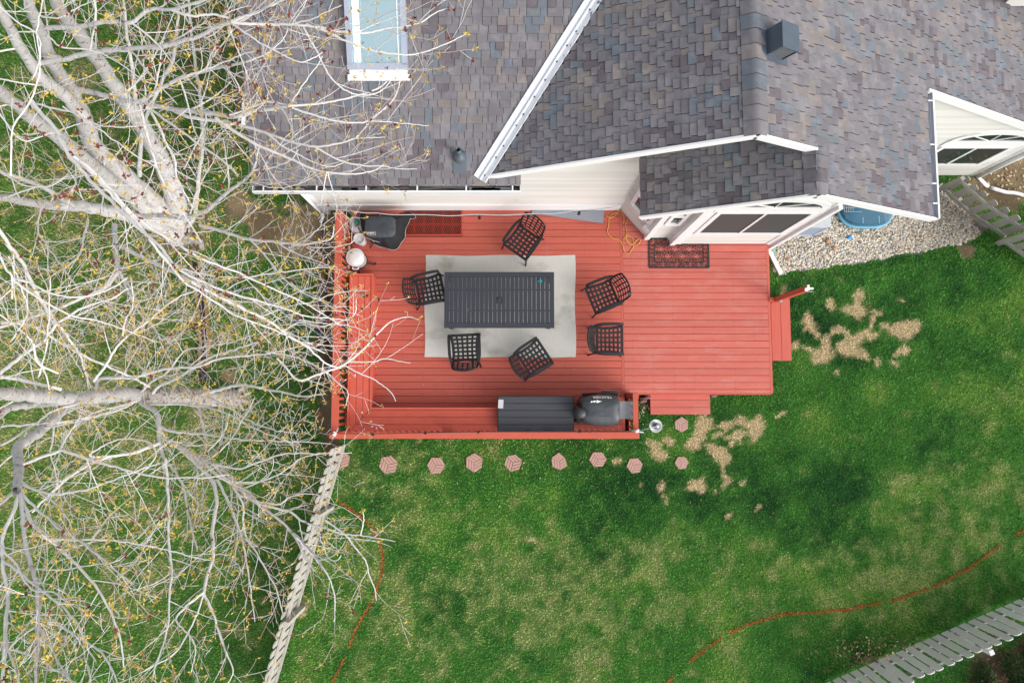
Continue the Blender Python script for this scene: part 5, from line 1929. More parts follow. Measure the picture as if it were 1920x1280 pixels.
# ---------------------------------------------------------------- under the trees
b = MB()
for dx, m_ in ((-7, M['tanwood']), (8, M['tanwood'])):
    pts = [at(x + dx, y, .05) for x, y in ((365, 492), (376, 545), (380, 590), (384, 640), (381, 690))]
    for q0, q1 in zip(pts[:-1], pts[1:]):
        b.bar(q0, q1, .05, .08, m_)
tro = thing('sand_trough', at(380, 590, 0), 'long dark navy strip between two tan boards on the grass under the bare trees', 'edging')
build(b, 'edge_board', tro)
b = MB()
pts = [at(x, y, .03) for x, y in ((366, 495), (376, 545), (381, 590), (384, 640), (380, 712))]
for i, (q0, q1) in enumerate(zip(pts[:-1], pts[1:])):
    b.bar(q0, q1 + (q1 - q0) * .04, .13 if i != 2 else .16, .05 + .003 * i, M['trough'])
build(b, 'dark_strip', tro)
b = MB()
b.tube(curve_pts([at(x, y, .07) for x, y in ((424, 556), (445, 545), (470, 539), (480, 540), (490, 552), (520, 578), (548, 598), (575, 610), (600, 628), (630, 642))], 6), .017, M['rope'], 6)
build(b, 'rope', label='pale rope with blue flecks lying across the grass left of the deck', cat='rope')
b = MB()
b.tube(curve_pts([at(x, y, .03) for x, y in ((604, 397), (605, 420), (607, 450), (610, 478), (612, 490), (611, 530), (614, 570), (616, 640))], 6), .014, M['cable'], 6)
build(b, 'cable', label='thin black cable on the bare soil left of the deck railing', cat='cable')
lump('rock', 579, 400, .075, mat('tan_rock', (.40, .31, .20), .9, (.32, .25, .16), (20, 20, 20), .7), 'pale tan rock on the soil below the left house corner', 'rock')
b = MB()
for k in range(9):
    q = at(600 + random.uniform(-6, 6), 540 + k * 14, .02)
    b.box(q, (.05, .06, .03), M['concrete'], Matrix.Rotation(random.random() * 3, 3, 'Z'))
build(b, 'soil_pebbles', label='grey pebbles scattered along the soil strip left of the deck', cat='pebbles', kind='stuff')
# scattered leaf litter and fallen petals
b = MB()
random.seed(21)
def litter(px, py, sx, sy, n_, ms, r_=(.015, .04)):
    for _ in range(n_):
        q = at_g(random.gauss(px, sx), random.gauss(py, sy), .045)
        a_ = random.uniform(0, 6.28)
        L = random.uniform(*r_)
        u = Vector((math.cos(a_) * L, math.sin(a_) * L, random.uniform(-.01, .012)))
        v = Vector((-math.sin(a_) * L * .45, math.cos(a_) * L * .45, random.uniform(-.006, .006)))
        b.add([q - u, q - v, q + u, q + v], [(0, 1, 2, 3)], random.choice(ms))
litter(1660, 1215, 60, 12, 170, [M['leafbrown'], M['straw'], M['leafbrown']])
litter(1600, 1235, 25, 14, 70, [M['leafbrown']])
litter(1000, 850, 180, 22, 40, [M['straw'], M['white']], (.008, .02))
litter(1150, 1050, 330, 130, 60, [M['straw']], (.01, .022))
litter(620, 470, 14, 50, 110, [M['straw'], M['leafbrown'], M['white']], (.012, .03))
litter(590, 430, 40, 40, 150, [M['straw'], M['leafbrown']], (.012, .03))
litter(1860, 320, 50, 30, 180, [M['leafbrown'], M['straw']], (.02, .06))
litter(1900, 1260, 60, 40, 160, [M['leafbrown'], M['mulch']], (.02, .05))
litter(1206, 765, 8, 14, 40, [M['straw'], M['white']], (.01, .025))
build(b, 'leaf_litter', label='dry brown leaves and pale bits scattered over the lawn and soil', cat='leaf litter', kind='stuff')
b = MB()
for px, py in ((648, 712), (666, 703), (679, 773), (698, 799), (706, 802), (745, 812), (790, 812), (700, 587), (655, 708)):
    q = at(px, py, ZB + .004)
    b.box(q, (.045, .016, .006), M['white'], Matrix.Rotation(random.random() * 3, 3, 'Z'))
for _ in range(70):
    q = Vector((random.uniform(-2.7, 5.2), random.uniform(.1, 3.0), ZD + .004))
    if abs(q.x + .25) < 1.6 and .7 < q.y < 3.0:
        continue
    b.box(q, (random.uniform(.008, .025), random.uniform(.006, .012), .004), random.choice((M['leafbrown'], M['leafbrown'], M['straw'])), Matrix.Rotation(random.random() * 3, 3, 'Z'))
build(b, 'petals', label='small white scraps and brown specks lying on the red bench, rail and deck boards', cat='scraps', kind='stuff')

# shrubs behind the lower right fence
def shrub(px, py, r_, h, n_, label):
    p = at(px, py, 0)
    t = thing('shrub', p, label, 'shrub')
    b = MB()
    for _ in range(9):
        a_ = random.uniform(0, 6.28)
        b.tube([p, p + Vector((math.cos(a_) * r_ * .5, math.sin(a_) * r_ * .5, h * .6)), p + Vector((math.cos(a_) * r_ * .85, math.sin(a_) * r_ * .85, h * .8))], [.02, .012, .005], M['leafbrown'], 5)
    build(b, 'stems', t)
    b = MB()
    for _ in range(n_):
        a_ = random.uniform(0, 6.28)
        k = random.random() ** .5
        cl = 1 + .35 * math.sin(a_ * 3 + px)
        q = p + Vector((math.cos(a_) * r_ * k * cl, math.sin(a_) * r_ * k * cl, h * (1 - k * k * .7) * random.uniform(.55, 1.0)))
        d1 = Vector((random.gauss(0, 1), random.gauss(0, 1), random.gauss(.3, .6))).normalized() * random.uniform(.03, .06)
        d2 = d1.cross(Vector((random.gauss(0, 1), random.gauss(0, 1), random.gauss(0, 1)))).normalized() * .014
        b.add([q - d1, q - d2, q + d1, q + d2], [(0, 1, 2, 3)], M['shrub'])
    build(b, 'foliage', t)
shrub(1905, 1262, .42, .7, 2600, 'larger dark green shrub in the lower right corner behind the grey fence')
shrub(1838, 1272, .28, .45, 1300, 'smaller dark shrub left of the larger one behind the grey fence')
shrub(1925, 1215, .22, .5, 1000, 'dark shrub at the right edge close behind the grey fence')

# ---------------------------------------------------------------- the two bare trees
class Tubes:
    """many tapered tubes gathered into one mesh"""
    def __init__(s):
        s.v, s.q = [], []
    def add(s, P, rad, n, jit=0):
        o = len(s.v)
        prev = None
        N = len(P)
        for i in range(N):
            t = P[min(i + 1, N - 1)] - P[max(i - 1, 0)]
            t.normalize()
            if prev is None:
                u = t.orthogonal().normalized()
            else:
                u = prev - t * prev.dot(t)
                u.normalize()
            prev = u
            b = t.cross(u)
            p = P[i]
            for j in range(n):
                c_, s_ = COSN[n][j]
                r_ = rad[i] * (1 + (random.uniform(-jit, jit) if jit else 0))
                s.v.append((p.x + (u.x * c_ + b.x * s_) * r_, p.y + (u.y * c_ + b.y * s_) * r_, p.z + (u.z * c_ + b.z * s_) * r_))
        for i in range(N - 1):
            for j in range(n):
                j2 = (j + 1) % n
                a_ = o + i * n
                s.q.append((a_ + j, a_ + j2, a_ + n + j2, a_ + n + j))
    def build(s, name, parent, m, kind=None):
        me = bpy.data.meshes.new(name)
        co = np.array(s.v, dtype=np.float64) - np.array(ORG[parent])
        fill(me, co, np.array(s.q, dtype=np.int32))
        me.polygons.foreach_set('use_smooth', np.ones(len(s.q), bool))
        me.materials.append(m)
        o = bpy.data.objects.new(name, me)
        COL.objects.link(o)
        o.parent = parent
        ORG[o] = ORG[parent]
        return setp(o, kind=kind)
COSN = {n: [(math.cos(2 * math.pi * j / n), math.sin(2 * math.pi * j / n)) for j in range(n)] for n in (3, 4, 5, 7, 10, 14)}
class Leaves:
    def __init__(s):
        s.v, s.q = [], []
    def cluster(s, p, d, n, L, wide=.42):
        for _ in range(n):
            u = Vector((random.gauss(0, 1), random.gauss(0, 1), random.gauss(.2, .8))) + d * .9
            u.normalize()
            w_ = u.cross(Vector((random.gauss(0, 1), random.gauss(0, 1), random.gauss(0, 1)))).normalized()
            l = L * random.uniform(.55, 1.1)
            o = len(s.v)
            a_ = p + u * l * .1
            m_ = p + u * l * .55
            for q in (a_, m_ + w_ * l * wide * .5, p + u * l, m_ - w_ * l * wide * .5):
                s.v.append((q.x, q.y, q.z))
            s.q.append((o, o + 1, o + 2, o + 3))
    build = Tubes.build

def rvec():
    return Vector((random.gauss(0, 1), random.gauss(0, 1), random.gauss(0, 1))).normalized()

class Tree:
    def __init__(s, base, label):
        s.root = thing('bare_tree', base, label, 'tree')
        s.branch, s.twig, s.bud, s.flower = Tubes(), Tubes(), Leaves(), Leaves()
        s.nseg = 0
    def limb(s, pts, z0, z1, w0, w1, name='limb', m=None, kids=1.0, zpow=1.0, flower=.05, own=None):
        """pts in picture pixels; heights run from z0 to z1; widths in pixels"""
        if own is None:
            own = w0 > 9
        L = [0]
        for a_, b_ in zip(pts[:-1], pts[1:]):
            L.append(L[-1] + math.hypot(b_[0] - a_[0], b_[1] - a_[1]))
        P = [at(x, y, z0 + (z1 - z0) * (l / L[-1]) ** zpow) for (x, y), l in zip(pts, L)]
        P = curve_pts(P, 12 if m is M['barkrough'] else 6 if name == 'trunk' else 5)
        # small irregular bends
        for i in range(1, len(P) - 1):
            P[i] = P[i] + rvec() * min(.014, .10 * (P[i] - P[i - 1]).length)
        N = len(P)
        rad = []
        for i, p in enumerate(P):
            t = i / (N - 1)
            d = CAM_H - p.z
            rad.append((w0 + (w1 - w0) * t) * (.88 if w0 < 20 else 1) * d / FPX / 2 * random.uniform(.95, 1.06))
        if own:
            b = Tubes()
            b.add(P, rad, 14 if name == 'trunk' else 10, .11 if m is M['barkrough'] else .035 if name == 'trunk' else .02)
            b.build(name, s.root, m or M['bark'])
        else:
            s.branch.add(P, rad, 7 if w0 > 6 else 5)
        if kids:
            tot = sum((P[i + 1] - P[i]).length for i in range(N - 1))
            s.side(P, rad, tot, 1 if w0 <= 9 else 0, kids, flower)
        if not own:
            s.tip(P[-1], (P[-1] - P[-2]).normalized(), flower)
        return P
    def tip(s, p, d, flower):
        if random.random() < .40:
            s.bud.cluster(p, d, random.randint(3, 7), .050)
        elif random.random() < flower:
            s.flower.cluster(p, d, 7, .045, .7)
    def side(s, P, rad, tot, lev, dens, flower):
        """side branches all along a path"""
        gap = (.38, .21, .14, .11)[lev] / dens
        acc = random.uniform(.3, 1) * gap
        sgn = 1
        run = 0
        for i in range(len(P) - 1):
            seg = P[i + 1] - P[i]
            l = seg.length
            if l < 1e-5: continue
            t0 = acc
            while t0 < l:
                f = (run + t0) / tot
                p = P[i] + seg * (t0 / l)
                r_ = rad[i]
                if f > (.12 if lev else .25):
                    d = seg / l
                    sidev = d.cross(Vector((0, 0, 1)))
                    if sidev.length < .2: sidev = d.orthogonal()
                    sidev.normalize()
                    sgn = -sgn
                    off = (sidev * sgn + Vector((0, 0, 1)) * random.gauss(.30, .5) + rvec() * .35).normalized()
                    ang = R(random.uniform(24, 58))
                    nd = d * math.cos(ang) + off * math.sin(ang)
                    ln = ((1.5, 1.05, .52, .22)[lev]) * random.uniform(.45, 1.15) * (1.1 - .55 * f)
                    if lev >= 2 and random.random() < .25:
                        ln *= .35
                    s.grow(p, nd, ln, min(r_ * .55, (.0135, .0078, .0048, .0035)[lev]), lev + 1, dens, flower)
                t0 += gap * random.uniform(.6, 1.5)
            acc = t0 - l
            run += l
    def grow(s, p, d, ln, r_, lev, dens, flower):
        s.nseg += 1
        n = (6, 6, 5, 4, 3)[lev]
        P, rad = [p.copy()], [r_]
        step = ln / n
        bend = rvec() * .12
        bend.z += .10
        kink = .16
        for i in range(n):
            d = (d + bend * .35 + rvec() * kink).normalized()
            p = p + d * step
            P.append(p.copy())
            rad.append(max(.0028, r_ * (1 - .62 * (i + 1) / n)))
        k = n - (2 if lev <= 2 else 1 if lev == 3 else 0)
        if lev >= 3 and random.random() < .32:
            s.twig.add(P, rad, 3)
        elif lev == 2 and random.random() < .4:
            s.branch.add(P[:k + 1], rad[:k + 1], 4)
            s.twig.add(P[k:], rad[k:], 3)
        else:
            s.branch.add(P, rad, 5 if lev <= 1 else 3)
        if lev < 4 and ln > .10:
            s.side(P, rad, ln, min(lev, 3), dens, flower)
        if lev >= 2:
            s.tip(P[-1], d, flower)
            if random.random() < .16:
                q = P[random.randint(1, n - 1)]
                if random.random() < flower:
                    s.flower.cluster(q, d, 6, .042, .7)
                else:
                    s.bud.cluster(q, d, random.randint(3, 5), .036)
    def done(s):
        s.branch.build('branches', s.root, M['branch'])
        s.twig.build('twigs', s.root, M['twig'], 'stuff')
        s.bud.build('buds', s.root, M['bud'], 'stuff')
        s.flower.build('flowers', s.root, M['flower'], 'stuff')

random.seed(77)
T1 = Tree(at(338, 436, 0), 'larger bare tree with many pale stems fanning from the upper left over the roof corner')
T = T1.limb
T([(338, 446), (330, 380), (312, 325), (287, 270), (242, 200), (207, 150), (162, 82), (132, 45), (107, 8), (88, -30)], -.1, 7.6, 38, 19, 'trunk', M['bark'], .5)
T([(334, 448), (300, 395), (250, 345), (205, 305), (172, 265), (155, 215), (126, 160), (98, 115), (82, 70), (62, 25), (48, -25)], -.1, 8.2, 40, 17, 'trunk', M['bark'], .5)
T([(330, 446), (270, 385), (215, 345), (165, 305), (115, 262), (62, 222), (10, 180), (-30, 150)], .0, 7.4, 34, 20, 'trunk', M['bark'], .5)
T([(160, 222), (120, 178), (82, 150), (58, 118), (38, 88), (20, 52), (-2, 15), (-25, -15)], 4.9, 8.2, 24, 17, 'limb', None, .5)
T([(325, 440), (240, 405), (170, 390), (120, 386), (85, 384), (40, 376), (-20, 366)], .4, 4.6, 26, 13, 'limb', None, .7)
T([(140, 387), (100, 362), (60, 342), (0, 322), (-20, 318)], 3.2, 5.2, 11, 8, 'limb', None, .8)
T([(348, 446), (372, 452), (382, 470)], .08, .0, 22, 8, 'root', M['barkrough'], 0)
T([(340, 440), (352, 425), (366, 400), (372, 340), (380, 270), (377, 190), (366, 120), (358, 60), (352, -10)], .2, 4.2, 10, 6, 'limb', None, .5)
T([(262, 330), (264, 270), (270, 230), (300, 160), (325, 110), (331, 60), (334, 10)], 2.4, 5.4, 9.5, 5, 'limb', None, .5)
T([(255, 190), (250, 140), (243, 95), (236, 40), (230, -10)], 5.4, 7.2, 9, 5, 'limb', None, .5)
# limbs reaching right
RT = .22
T([(82, 52), (120, 52), (160, 49), (205, 41), (245, 42), (285, 17), (325, 19), (370, 4), (420, -14)], 7.0, 8.1, 11, 6, kids=.8, flower=RT)
T([(322, 19), (360, 30), (400, 28), (430, 34)], 8.0, 8.2, 6, 5, flower=RT)
T([(62, 120), (115, 112), (188, 97), (245, 92), (312, 87), (375, 67), (412, 48), (434, 42)], 6.3, 7.6, 12, 8.5, kids=.8, flower=RT)
T([(434, 42), (470, 45), (520, 46), (560, 47), (600, 52), (640, 60), (690, 62), (725, 53), (760, 50), (790, 42), (813, 26), (838, 16)], 7.6, 7.9, 7, 2.2, kids=.62, flower=RT)
T([(434, 40), (470, 27), (505, 12), (545, -8)], 7.6, 8.0, 7, 4, flower=RT)
T([(520, 46), (575, 40), (610, 24), (640, 10)], 7.7, 8.1, 4, 2, flower=.2)
T([(575, 46), (612, 60), (650, 78), (695, 94), (730, 100), (768, 103), (800, 97), (832, 84), (858, 72), (874, 64)], 7.7, 7.9, 5.5, 2, kids=.6, flower=RT)
T([(568, 48), (580, 72), (595, 98), (606, 122), (622, 148), (645, 168), (668, 177), (695, 178), (718, 168), (735, 148), (740, 136)], 7.6, 7.5, 4.5, 2, kids=.5, flower=RT)
T([(434, 44), (460, 62), (490, 82), (515, 95), (540, 108), (565, 117), (590, 108), (605, 98)], 7.5, 7.6, 4.5, 2, kids=.7, flower=RT)
T([(440, 44), (490, 20), (530, -10)], 7.6, 8, 3.5, 2.5)
T([(428, 46), (440, 80), (455, 118), (470, 155)], 7.5, 7.3, 3, 1.6)
T([(148, 168), (185, 176), (222, 186), (262, 190), (298, 168), (335, 148), (390, 132), (425, 124), (462, 116)], 5.6, 7.0, 12, 5.5, kids=.8, flower=RT)
T([(462, 116), (490, 106), (512, 92), (532, 72), (540, 55)], 7.0, 7.2, 4, 2, flower=RT)
T([(350, 142), (400, 126), (450, 104), (480, 95)], 6.7, 7.2, 4.5, 2.5, flower=RT)
T([(262, 192), (305, 202), (360, 209), (400, 213), (440, 219), (470, 209), (505, 205), (540, 200)], 5.9, 6.9, 12, 7, kids=.8, flower=RT)
T([(540, 199), (575, 196), (610, 193), (640, 187), (675, 178), (705, 168), (722, 156), (735, 138), (745, 128)], 6.9, 6.9, 5.5, 2, kids=.6, flower=RT)
T([(548, 202), (575, 212), (610, 222), (645, 229), (680, 230), (700, 220), (720, 204), (735, 190), (745, 172), (750, 150)], 6.9, 7.0, 5, 2, kids=.6, flower=RT)
T([(690, 227), (720, 228), (760, 232), (803, 236)], 7.0, 7.0, 3, 1.6, kids=.5)
T([(548, 190), (575, 150), (597, 120), (605, 105)], 6.9, 7.1, 3, 2, kids=.5)
T([(540, 198), (505, 191), (480, 198), (450, 210), (430, 216)], 6.9, 6.6, 4, 4, kids=.6, flower=.35)
T([(312, 200), (345, 216), (385, 225), (430, 230), (465, 239), (500, 250), (535, 262), (570, 272), (600, 275), (640, 268), (664, 260), (690, 258), (722, 257)], 5.9, 6.7, 8.5, 2.4, kids=.62, flower=RT)
T([(668, 258), (680, 245), (690, 232)], 6.7, 6.8, 3, 2, kids=.5)
T([(590, 275), (620, 293), (650, 305), (690, 311), (715, 311), (745, 316), (782, 317)], 6.6, 6.7, 4, 1.8, kids=.6)
T([(405, 222), (440, 246), (475, 268), (510, 283), (545, 298), (575, 312), (602, 321), (640, 326), (675, 325), (705, 318), (720, 308)], 6.2, 6.5, 8, 2.2, kids=.65, flower=RT)
T([(500, 250), (530, 274), (560, 290), (590, 305), (622, 312), (650, 303)], 6.4, 6.6, 4.5, 2, kids=.6)
T([(612, 322), (608, 345), (605, 365), (602, 382)], 6.5, 6.4, 2.6, 1.6, kids=.5)
T([(614, 322), (620, 345), (628, 372), (632, 395)], 6.5, 6.4, 2.6, 1.6, kids=.5)
T([(258, 188), (300, 218), (345, 250), (395, 285), (430, 312), (446, 330)], 5.6, 6.0, 6, 4, kids=.8)
T([(276, 195), (300, 240), (312, 270), (328, 300), (330, 330), (345, 360), (362, 390)], 5.6, 5.4, 6, 4, kids=.8)
T([(262, 190), (272, 240), (285, 285), (300, 330), (328, 380), (352, 412), (378, 455)], 5.9, 5.6, 6, 3.5, kids=.8)
# bright bundles nearest to the camera, running down to the right
T([(60, 190), (100, 240), (142, 308), (188, 356), (235, 402), (262, 430), (300, 462), (326, 500)], 7.6, 8.4, 9, 6, kids=.7, flower=.3)
T([(125, 285), (165, 312), (205, 352), (250, 402), (290, 432), (330, 456), (380, 486), (440, 508), (490, 532), (545, 556), (600, 585), (640, 610)], 7.4, 7.0, 8, 2.4, kids=.8, flower=.4)
T([(135, 290), (175, 326), (215, 372), (258, 418), (296, 470), (322, 500), (345, 528), (395, 560), (440, 590), (500, 612), (560, 640), (610, 662)], 7.2, 6.6, 8, 2.6, kids=.8)
T([(295, 470), (340, 508), (380, 528), (420, 545), (470, 560), (520, 574), (565, 590), (610, 596), (655, 600)], 6.6, 6.4, 7, 2.2, kids=.8)
T([(360, 528), (410, 556), (460, 580), (505, 602), (540, 628), (575, 650), (610, 680), (640, 690)], 6.4, 5.8, 7, 3, kids=.8)
T([(325, 500), (390, 516), (440, 520), (500, 514), (560, 505), (600, 502), (632, 500)], 5.8, 6.2, 4, 2, kids=.8)
T([(268, 405), (310, 404), (350, 408), (390, 392), (415, 370), (430, 358), (455, 340), (475, 318), (482, 290), (488, 268)], 3.2, 5.2, 11, 3.5, kids=.8)
T([(476, 320), (510, 314), (545, 300), (560, 280)], 5.2, 5.6, 3.5, 2, kids=.7)
T([(475, 342), (500, 350), (530, 352), (560, 345), (590, 330), (615, 312)], 5.0, 5.6, 3, 1.8, kids=.7)
T([(375, 422), (420, 435), (455, 447), (480, 450), (530, 455), (570, 458), (605, 452), (622, 446), (626, 425)], 3.6, 5.0, 8, 2.2, kids=.8)
T([(530, 455), (575, 462), (620, 464), (655, 457), (664, 450)], 4.6, 5.2, 3, 1.8, kids=.5)
T([(468, 448), (500, 482), (530, 520), (565, 548), (600, 562), (625, 580)], 4.4, 5.2, 4.5, 2.5, kids=.8)
T([(520, 455), (555, 475), (590, 487), (620, 500)], 4.8, 5.2, 3.5, 2, kids=.8)
T([(545, 530), (590, 560), (620, 552), (660, 545), (690, 545)], 5.6, 6, 3, 1.6, kids=.6)
# left side
T([(215, 422), (216, 450), (217, 478), (224, 508)], 3.6, 4.4, 11, 9, kids=.5)
T([(224, 508), (240, 545), (262, 585), (290, 618), (325, 648)], 4.4, 5.2, 6, 2.5, kids=.9)
T([(222, 512), (195, 540), (160, 556), (110, 578), (60, 595), (0, 614)], 4.4, 5.2, 8, 5, kids=.9)
T([(226, 510), (250, 552), (272, 590), (305, 640)], 4.4, 5.2, 5, 2.5, kids=.9)
T([(220, 458), (258, 478), (295, 496), (328, 512), (362, 528), (420, 556), (475, 588), (540, 622), (590, 650)], 3.8, 5.4, 9, 3.2, kids=.9)
T([(165, 412), (157, 445), (150, 475), (128, 498), (105, 512), (84, 526)], 3.4, 4.6, 5.5, 3, kids=.9)
T([(226, 505), (290, 490), (340, 500), (380, 540), (400, 580)], 4.2, 5.0, 4, 2.5, kids=.9)
T([(80, 385), (70, 430), (95, 470), (130, 520), (165, 570), (192, 620)], 4.2, 6.0, 4, 2.5, kids=.9)
T([(0, 320), (40, 345), (90, 350), (130, 330), (175, 330)], 6.2, 6.6, 4, 2, kids=.9, flower=.35)
T([(70, 195), (130, 210), (185, 235), (245, 238), (300, 232)], 7.4, 7.8, 4.5, 2, kids=.7, flower=.35)
T([(118, 200), (170, 232), (235, 278), (300, 320), (345, 350)], 7.4, 7.4, 4, 2, kids=.6, flower=.3)
T([(90, 68), (120, 90), (190, 100), (270, 150), (300, 160)], 7.6, 7.8, 4, 2, kids=.7)
T([(-10, 200), (40, 262), (95, 250), (150, 232)], 7.6, 7.6, 4, 2, kids=.8, flower=.4)
T([(20, 330), (25, 240), (70, 160), (70, 60), (80, 0)], 8.0, 8.4, 4, 2.5, kids=.6)
T([(-10, 5), (30, 40), (70, 65), (75, 110), (60, 150)], 8.4, 8.4, 4, 2.5, kids=.7)
T([(60, 25), (110, 35), (150, 12), (190, 0)], 8.0, 8.4, 4, 2, kids=.7, flower=.4)
T1.done()

random.seed(178)
T2 = Tree(at(440, 746, 0), 'bare tree with one rough furrowed trunk in the left middle, limbs over the tan fence')
T = T2.limb
T([(446, 746), (420, 746), (378, 744), (330, 742), (290, 742), (255, 740)], -.1, 3.1, 34, 28, 'trunk', M['barkrough'], 0)
for a_ in (-25, 20, 70, 130, -80):
    T([(440, 746), (446 + 12 * math.cos(R(a_)), 746 + 14 * math.sin(R(a_))), (450 + 26 * math.cos(R(a_)), 746 + 30 * math.sin(R(a_)))], .16, -.04, 13, 4, 'root', M['barkrough'], 0, own=True)
T([(262, 741), (225, 740), (180, 744), (140, 748), (90, 745), (40, 740), (0, 738), (-40, 736)], 3.0, 7.6, 27, 22, 'trunk', M['bark'], .3)
T([(120, 756), (70, 758), (20, 764), (-30, 782)], 4.7, 7.0, 17, 13, 'limb', None, .5)
T([(160, 746), (130, 756), (112, 775), (78, 805), (50, 825), (33, 838), (34, 862), (36, 890), (30, 920)], 4.2, 7.4, 20, 15, 'limb', None, .4)
# fan from the lower left fork
for pts, z0, z1, w0, w1 in (
    ([(36, 915), (42, 950), (45, 1000), (55, 1050), (68, 1095), (70, 1150), (68, 1215), (66, 1290)], 7.3, 8.4, 10, 5),
    ([(40, 930), (58, 975), (95, 1012), (135, 1050), (165, 1080), (190, 1115), (215, 1165), (226, 1200), (232, 1250)], 7.3, 8.0, 8, 3),
    ([(38, 920), (70, 955), (118, 995), (150, 1015), (190, 1045), (225, 1075), (250, 1095)], 7.3, 8.0, 6, 2.5),
    ([(92, 1010), (150, 1012), (215, 1013), (270, 1022), (320, 1032), (365, 1045), (395, 1050)], 7.6, 7.8, 5, 2),
    ([(38, 915), (25, 960), (5, 1005), (5, 1060), (14, 1120), (8, 1190), (6, 1290)], 7.2, 8.2, 8, 6),
    ([(5, 1050), (40, 1075), (75, 1105), (110, 1130), (145, 1170), (160, 1210), (180, 1240)], 7.6, 8.4, 6, 3),
    ([(70, 1155), (110, 1172), (150, 1195), (185, 1218), (205, 1245), (222, 1285)], 7.9, 8.5, 5.5, 3),
    ([(66, 1160), (95, 1210), (120, 1255), (140, 1285)], 7.9, 8.6, 4.5, 3),
    ([(14, 1120), (12, 1180), (14, 1215), (28, 1250), (35, 1290)], 7.8, 8.6, 5, 4),
    ([(14, 1215), (60, 1230), (110, 1258), (150, 1285)], 8.0, 8.6, 5, 3),
    ([(70, 1150), (40, 1185), (10, 1225)], 7.8, 8.2, 3, 2),
    ([(60, 1065), (110, 1068), (160, 1060), (215, 1052), (235, 1040)], 7.6, 8.0, 3.5, 2),
    ([(36, 900), (85, 930), (120, 960), (140, 1010)], 7.2, 7.6, 4, 2.5),
    ([(-20, 1000), (30, 1060), (60, 1105), (100, 1110), (125, 1130)], 8.0, 8.6, 5, 2.5),
    ([(30, 918), (0, 945), (-20, 960)], 7.2, 7.8, 8, 6)):
    T(pts, z0, z1, w0, w1, kids=.85)
T([(36, 905), (90, 925), (150, 920), (190, 908), (250, 885), (300, 868)], 7.2, 7.4, 6, 2.5, kids=.8)
T([(40, 870), (100, 850), (120, 845), (180, 865), (230, 878), (300, 895), (380, 895), (430, 890)], 6.6, 7.2, 7, 2.5, kids=.8)
T([(104, 790), (95, 855), (110, 885), (100, 930)], 5.6, 6.2, 4, 2.5, kids=.8)
# limbs down and to the right
T([(256, 748), (278, 762), (295, 776), (298, 800), (308, 820), (330, 832), (360, 850), (400, 868), (440, 900), (478, 938), (520, 972), (556, 1005), (590, 1040), (606, 1068)], 3.0, 5.6, 12, 3, kids=.85)
T([(298, 798), (320, 808), (360, 812), (400, 816), (445, 823), (500, 826), (560, 828), (620, 832)], 3.7, 4.8, 6.5, 2, kids=.8)
T([(296, 785), (300, 830), (308, 858), (330, 885), (345, 920), (352, 960), (362, 1000), (370, 1030)], 3.6, 5.6, 7, 3, kids=.85)
T([(310, 862), (314, 910), (316, 955), (316, 1000), (319, 1040), (322, 1075), (317, 1120), (316, 1160), (308, 1200), (292, 1245), (282, 1285)], 5.0, 6.8, 6.5, 2.5, kids=.8)
T([(330, 835), (370, 870), (400, 905), (406, 945), (398, 990), (400, 1040), (388, 1080), (382, 1112)], 4.2, 5.8, 9, 6, kids=.8)
T([(382, 1110), (350, 1135), (330, 1160), (345, 1180), (362, 1200), (366, 1225), (358, 1260)], 5.8, 6.4, 5, 2.2, kids=.8)
T([(382, 1112), (400, 1150), (412, 1190), (425, 1225), (437, 1258), (425, 1285)], 5.8, 6.2, 5, 2.2, kids=.8)
T([(382, 1112), (370, 1150), (345, 1200), (320, 1230), (260, 1262)], 5.8, 6.4, 4, 2, kids=.8)
T([(408, 900), (428, 940), (442, 975), (452, 1005), (460, 1040), (466, 1075), (472, 1120), (478, 1165)], 4.6, 5.6, 6, 2.2, kids=.85)
T([(340, 838), (400, 885), (445, 915), (490, 950), (530, 980), (556, 1012), (572, 1045), (590, 1070)], 4.2, 5.4, 6.5, 3, kids=.85)
T([(445, 925), (490, 945), (540, 958), (570, 978), (610, 990), (640, 1000), (676, 1003), (705, 1008), (740, 1014)], 4.8, 5.6, 6, 2, kids=.55)
T([(676, 1003), (682, 975), (680, 958)], 5.5, 5.8, 3, 1.8, kids=.5)
T([(610, 975), (645, 1000), (665, 1025), (685, 1050), (692, 1078), (702, 1102), (706, 1125)], 5.2, 5.4, 4, 2, kids=.5)
T([(556, 1008), (585, 1040), (602, 1060), (618, 1085), (627, 1115), (628, 1148), (626, 1165)], 5.4, 5.6, 4, 2, kids=.6)
T([(590, 985), (605, 1020), (615, 1045), (632, 1050), (640, 1040)], 5.2, 5.6, 3, 1.8, kids=.6)
T([(400, 870), (450, 878), (500, 860), (540, 850), (600, 850), (660, 848)], 4.6, 5.2, 5, 2, kids=.6)
T([(440, 905), (480, 905), (520, 890), (560, 862), (600, 848)], 4.8, 5.4, 4, 2, kids=.7)
T([(470, 935), (520, 945), (545, 930), (585, 925), (615, 935)], 4.9, 5.4, 3.5, 2, kids=.7)
T([(400, 870), (450, 930), (460, 1000), (495, 1060), (520, 1110), (530, 1150)], 4.8, 5.8, 5, 2.2, kids=.8)
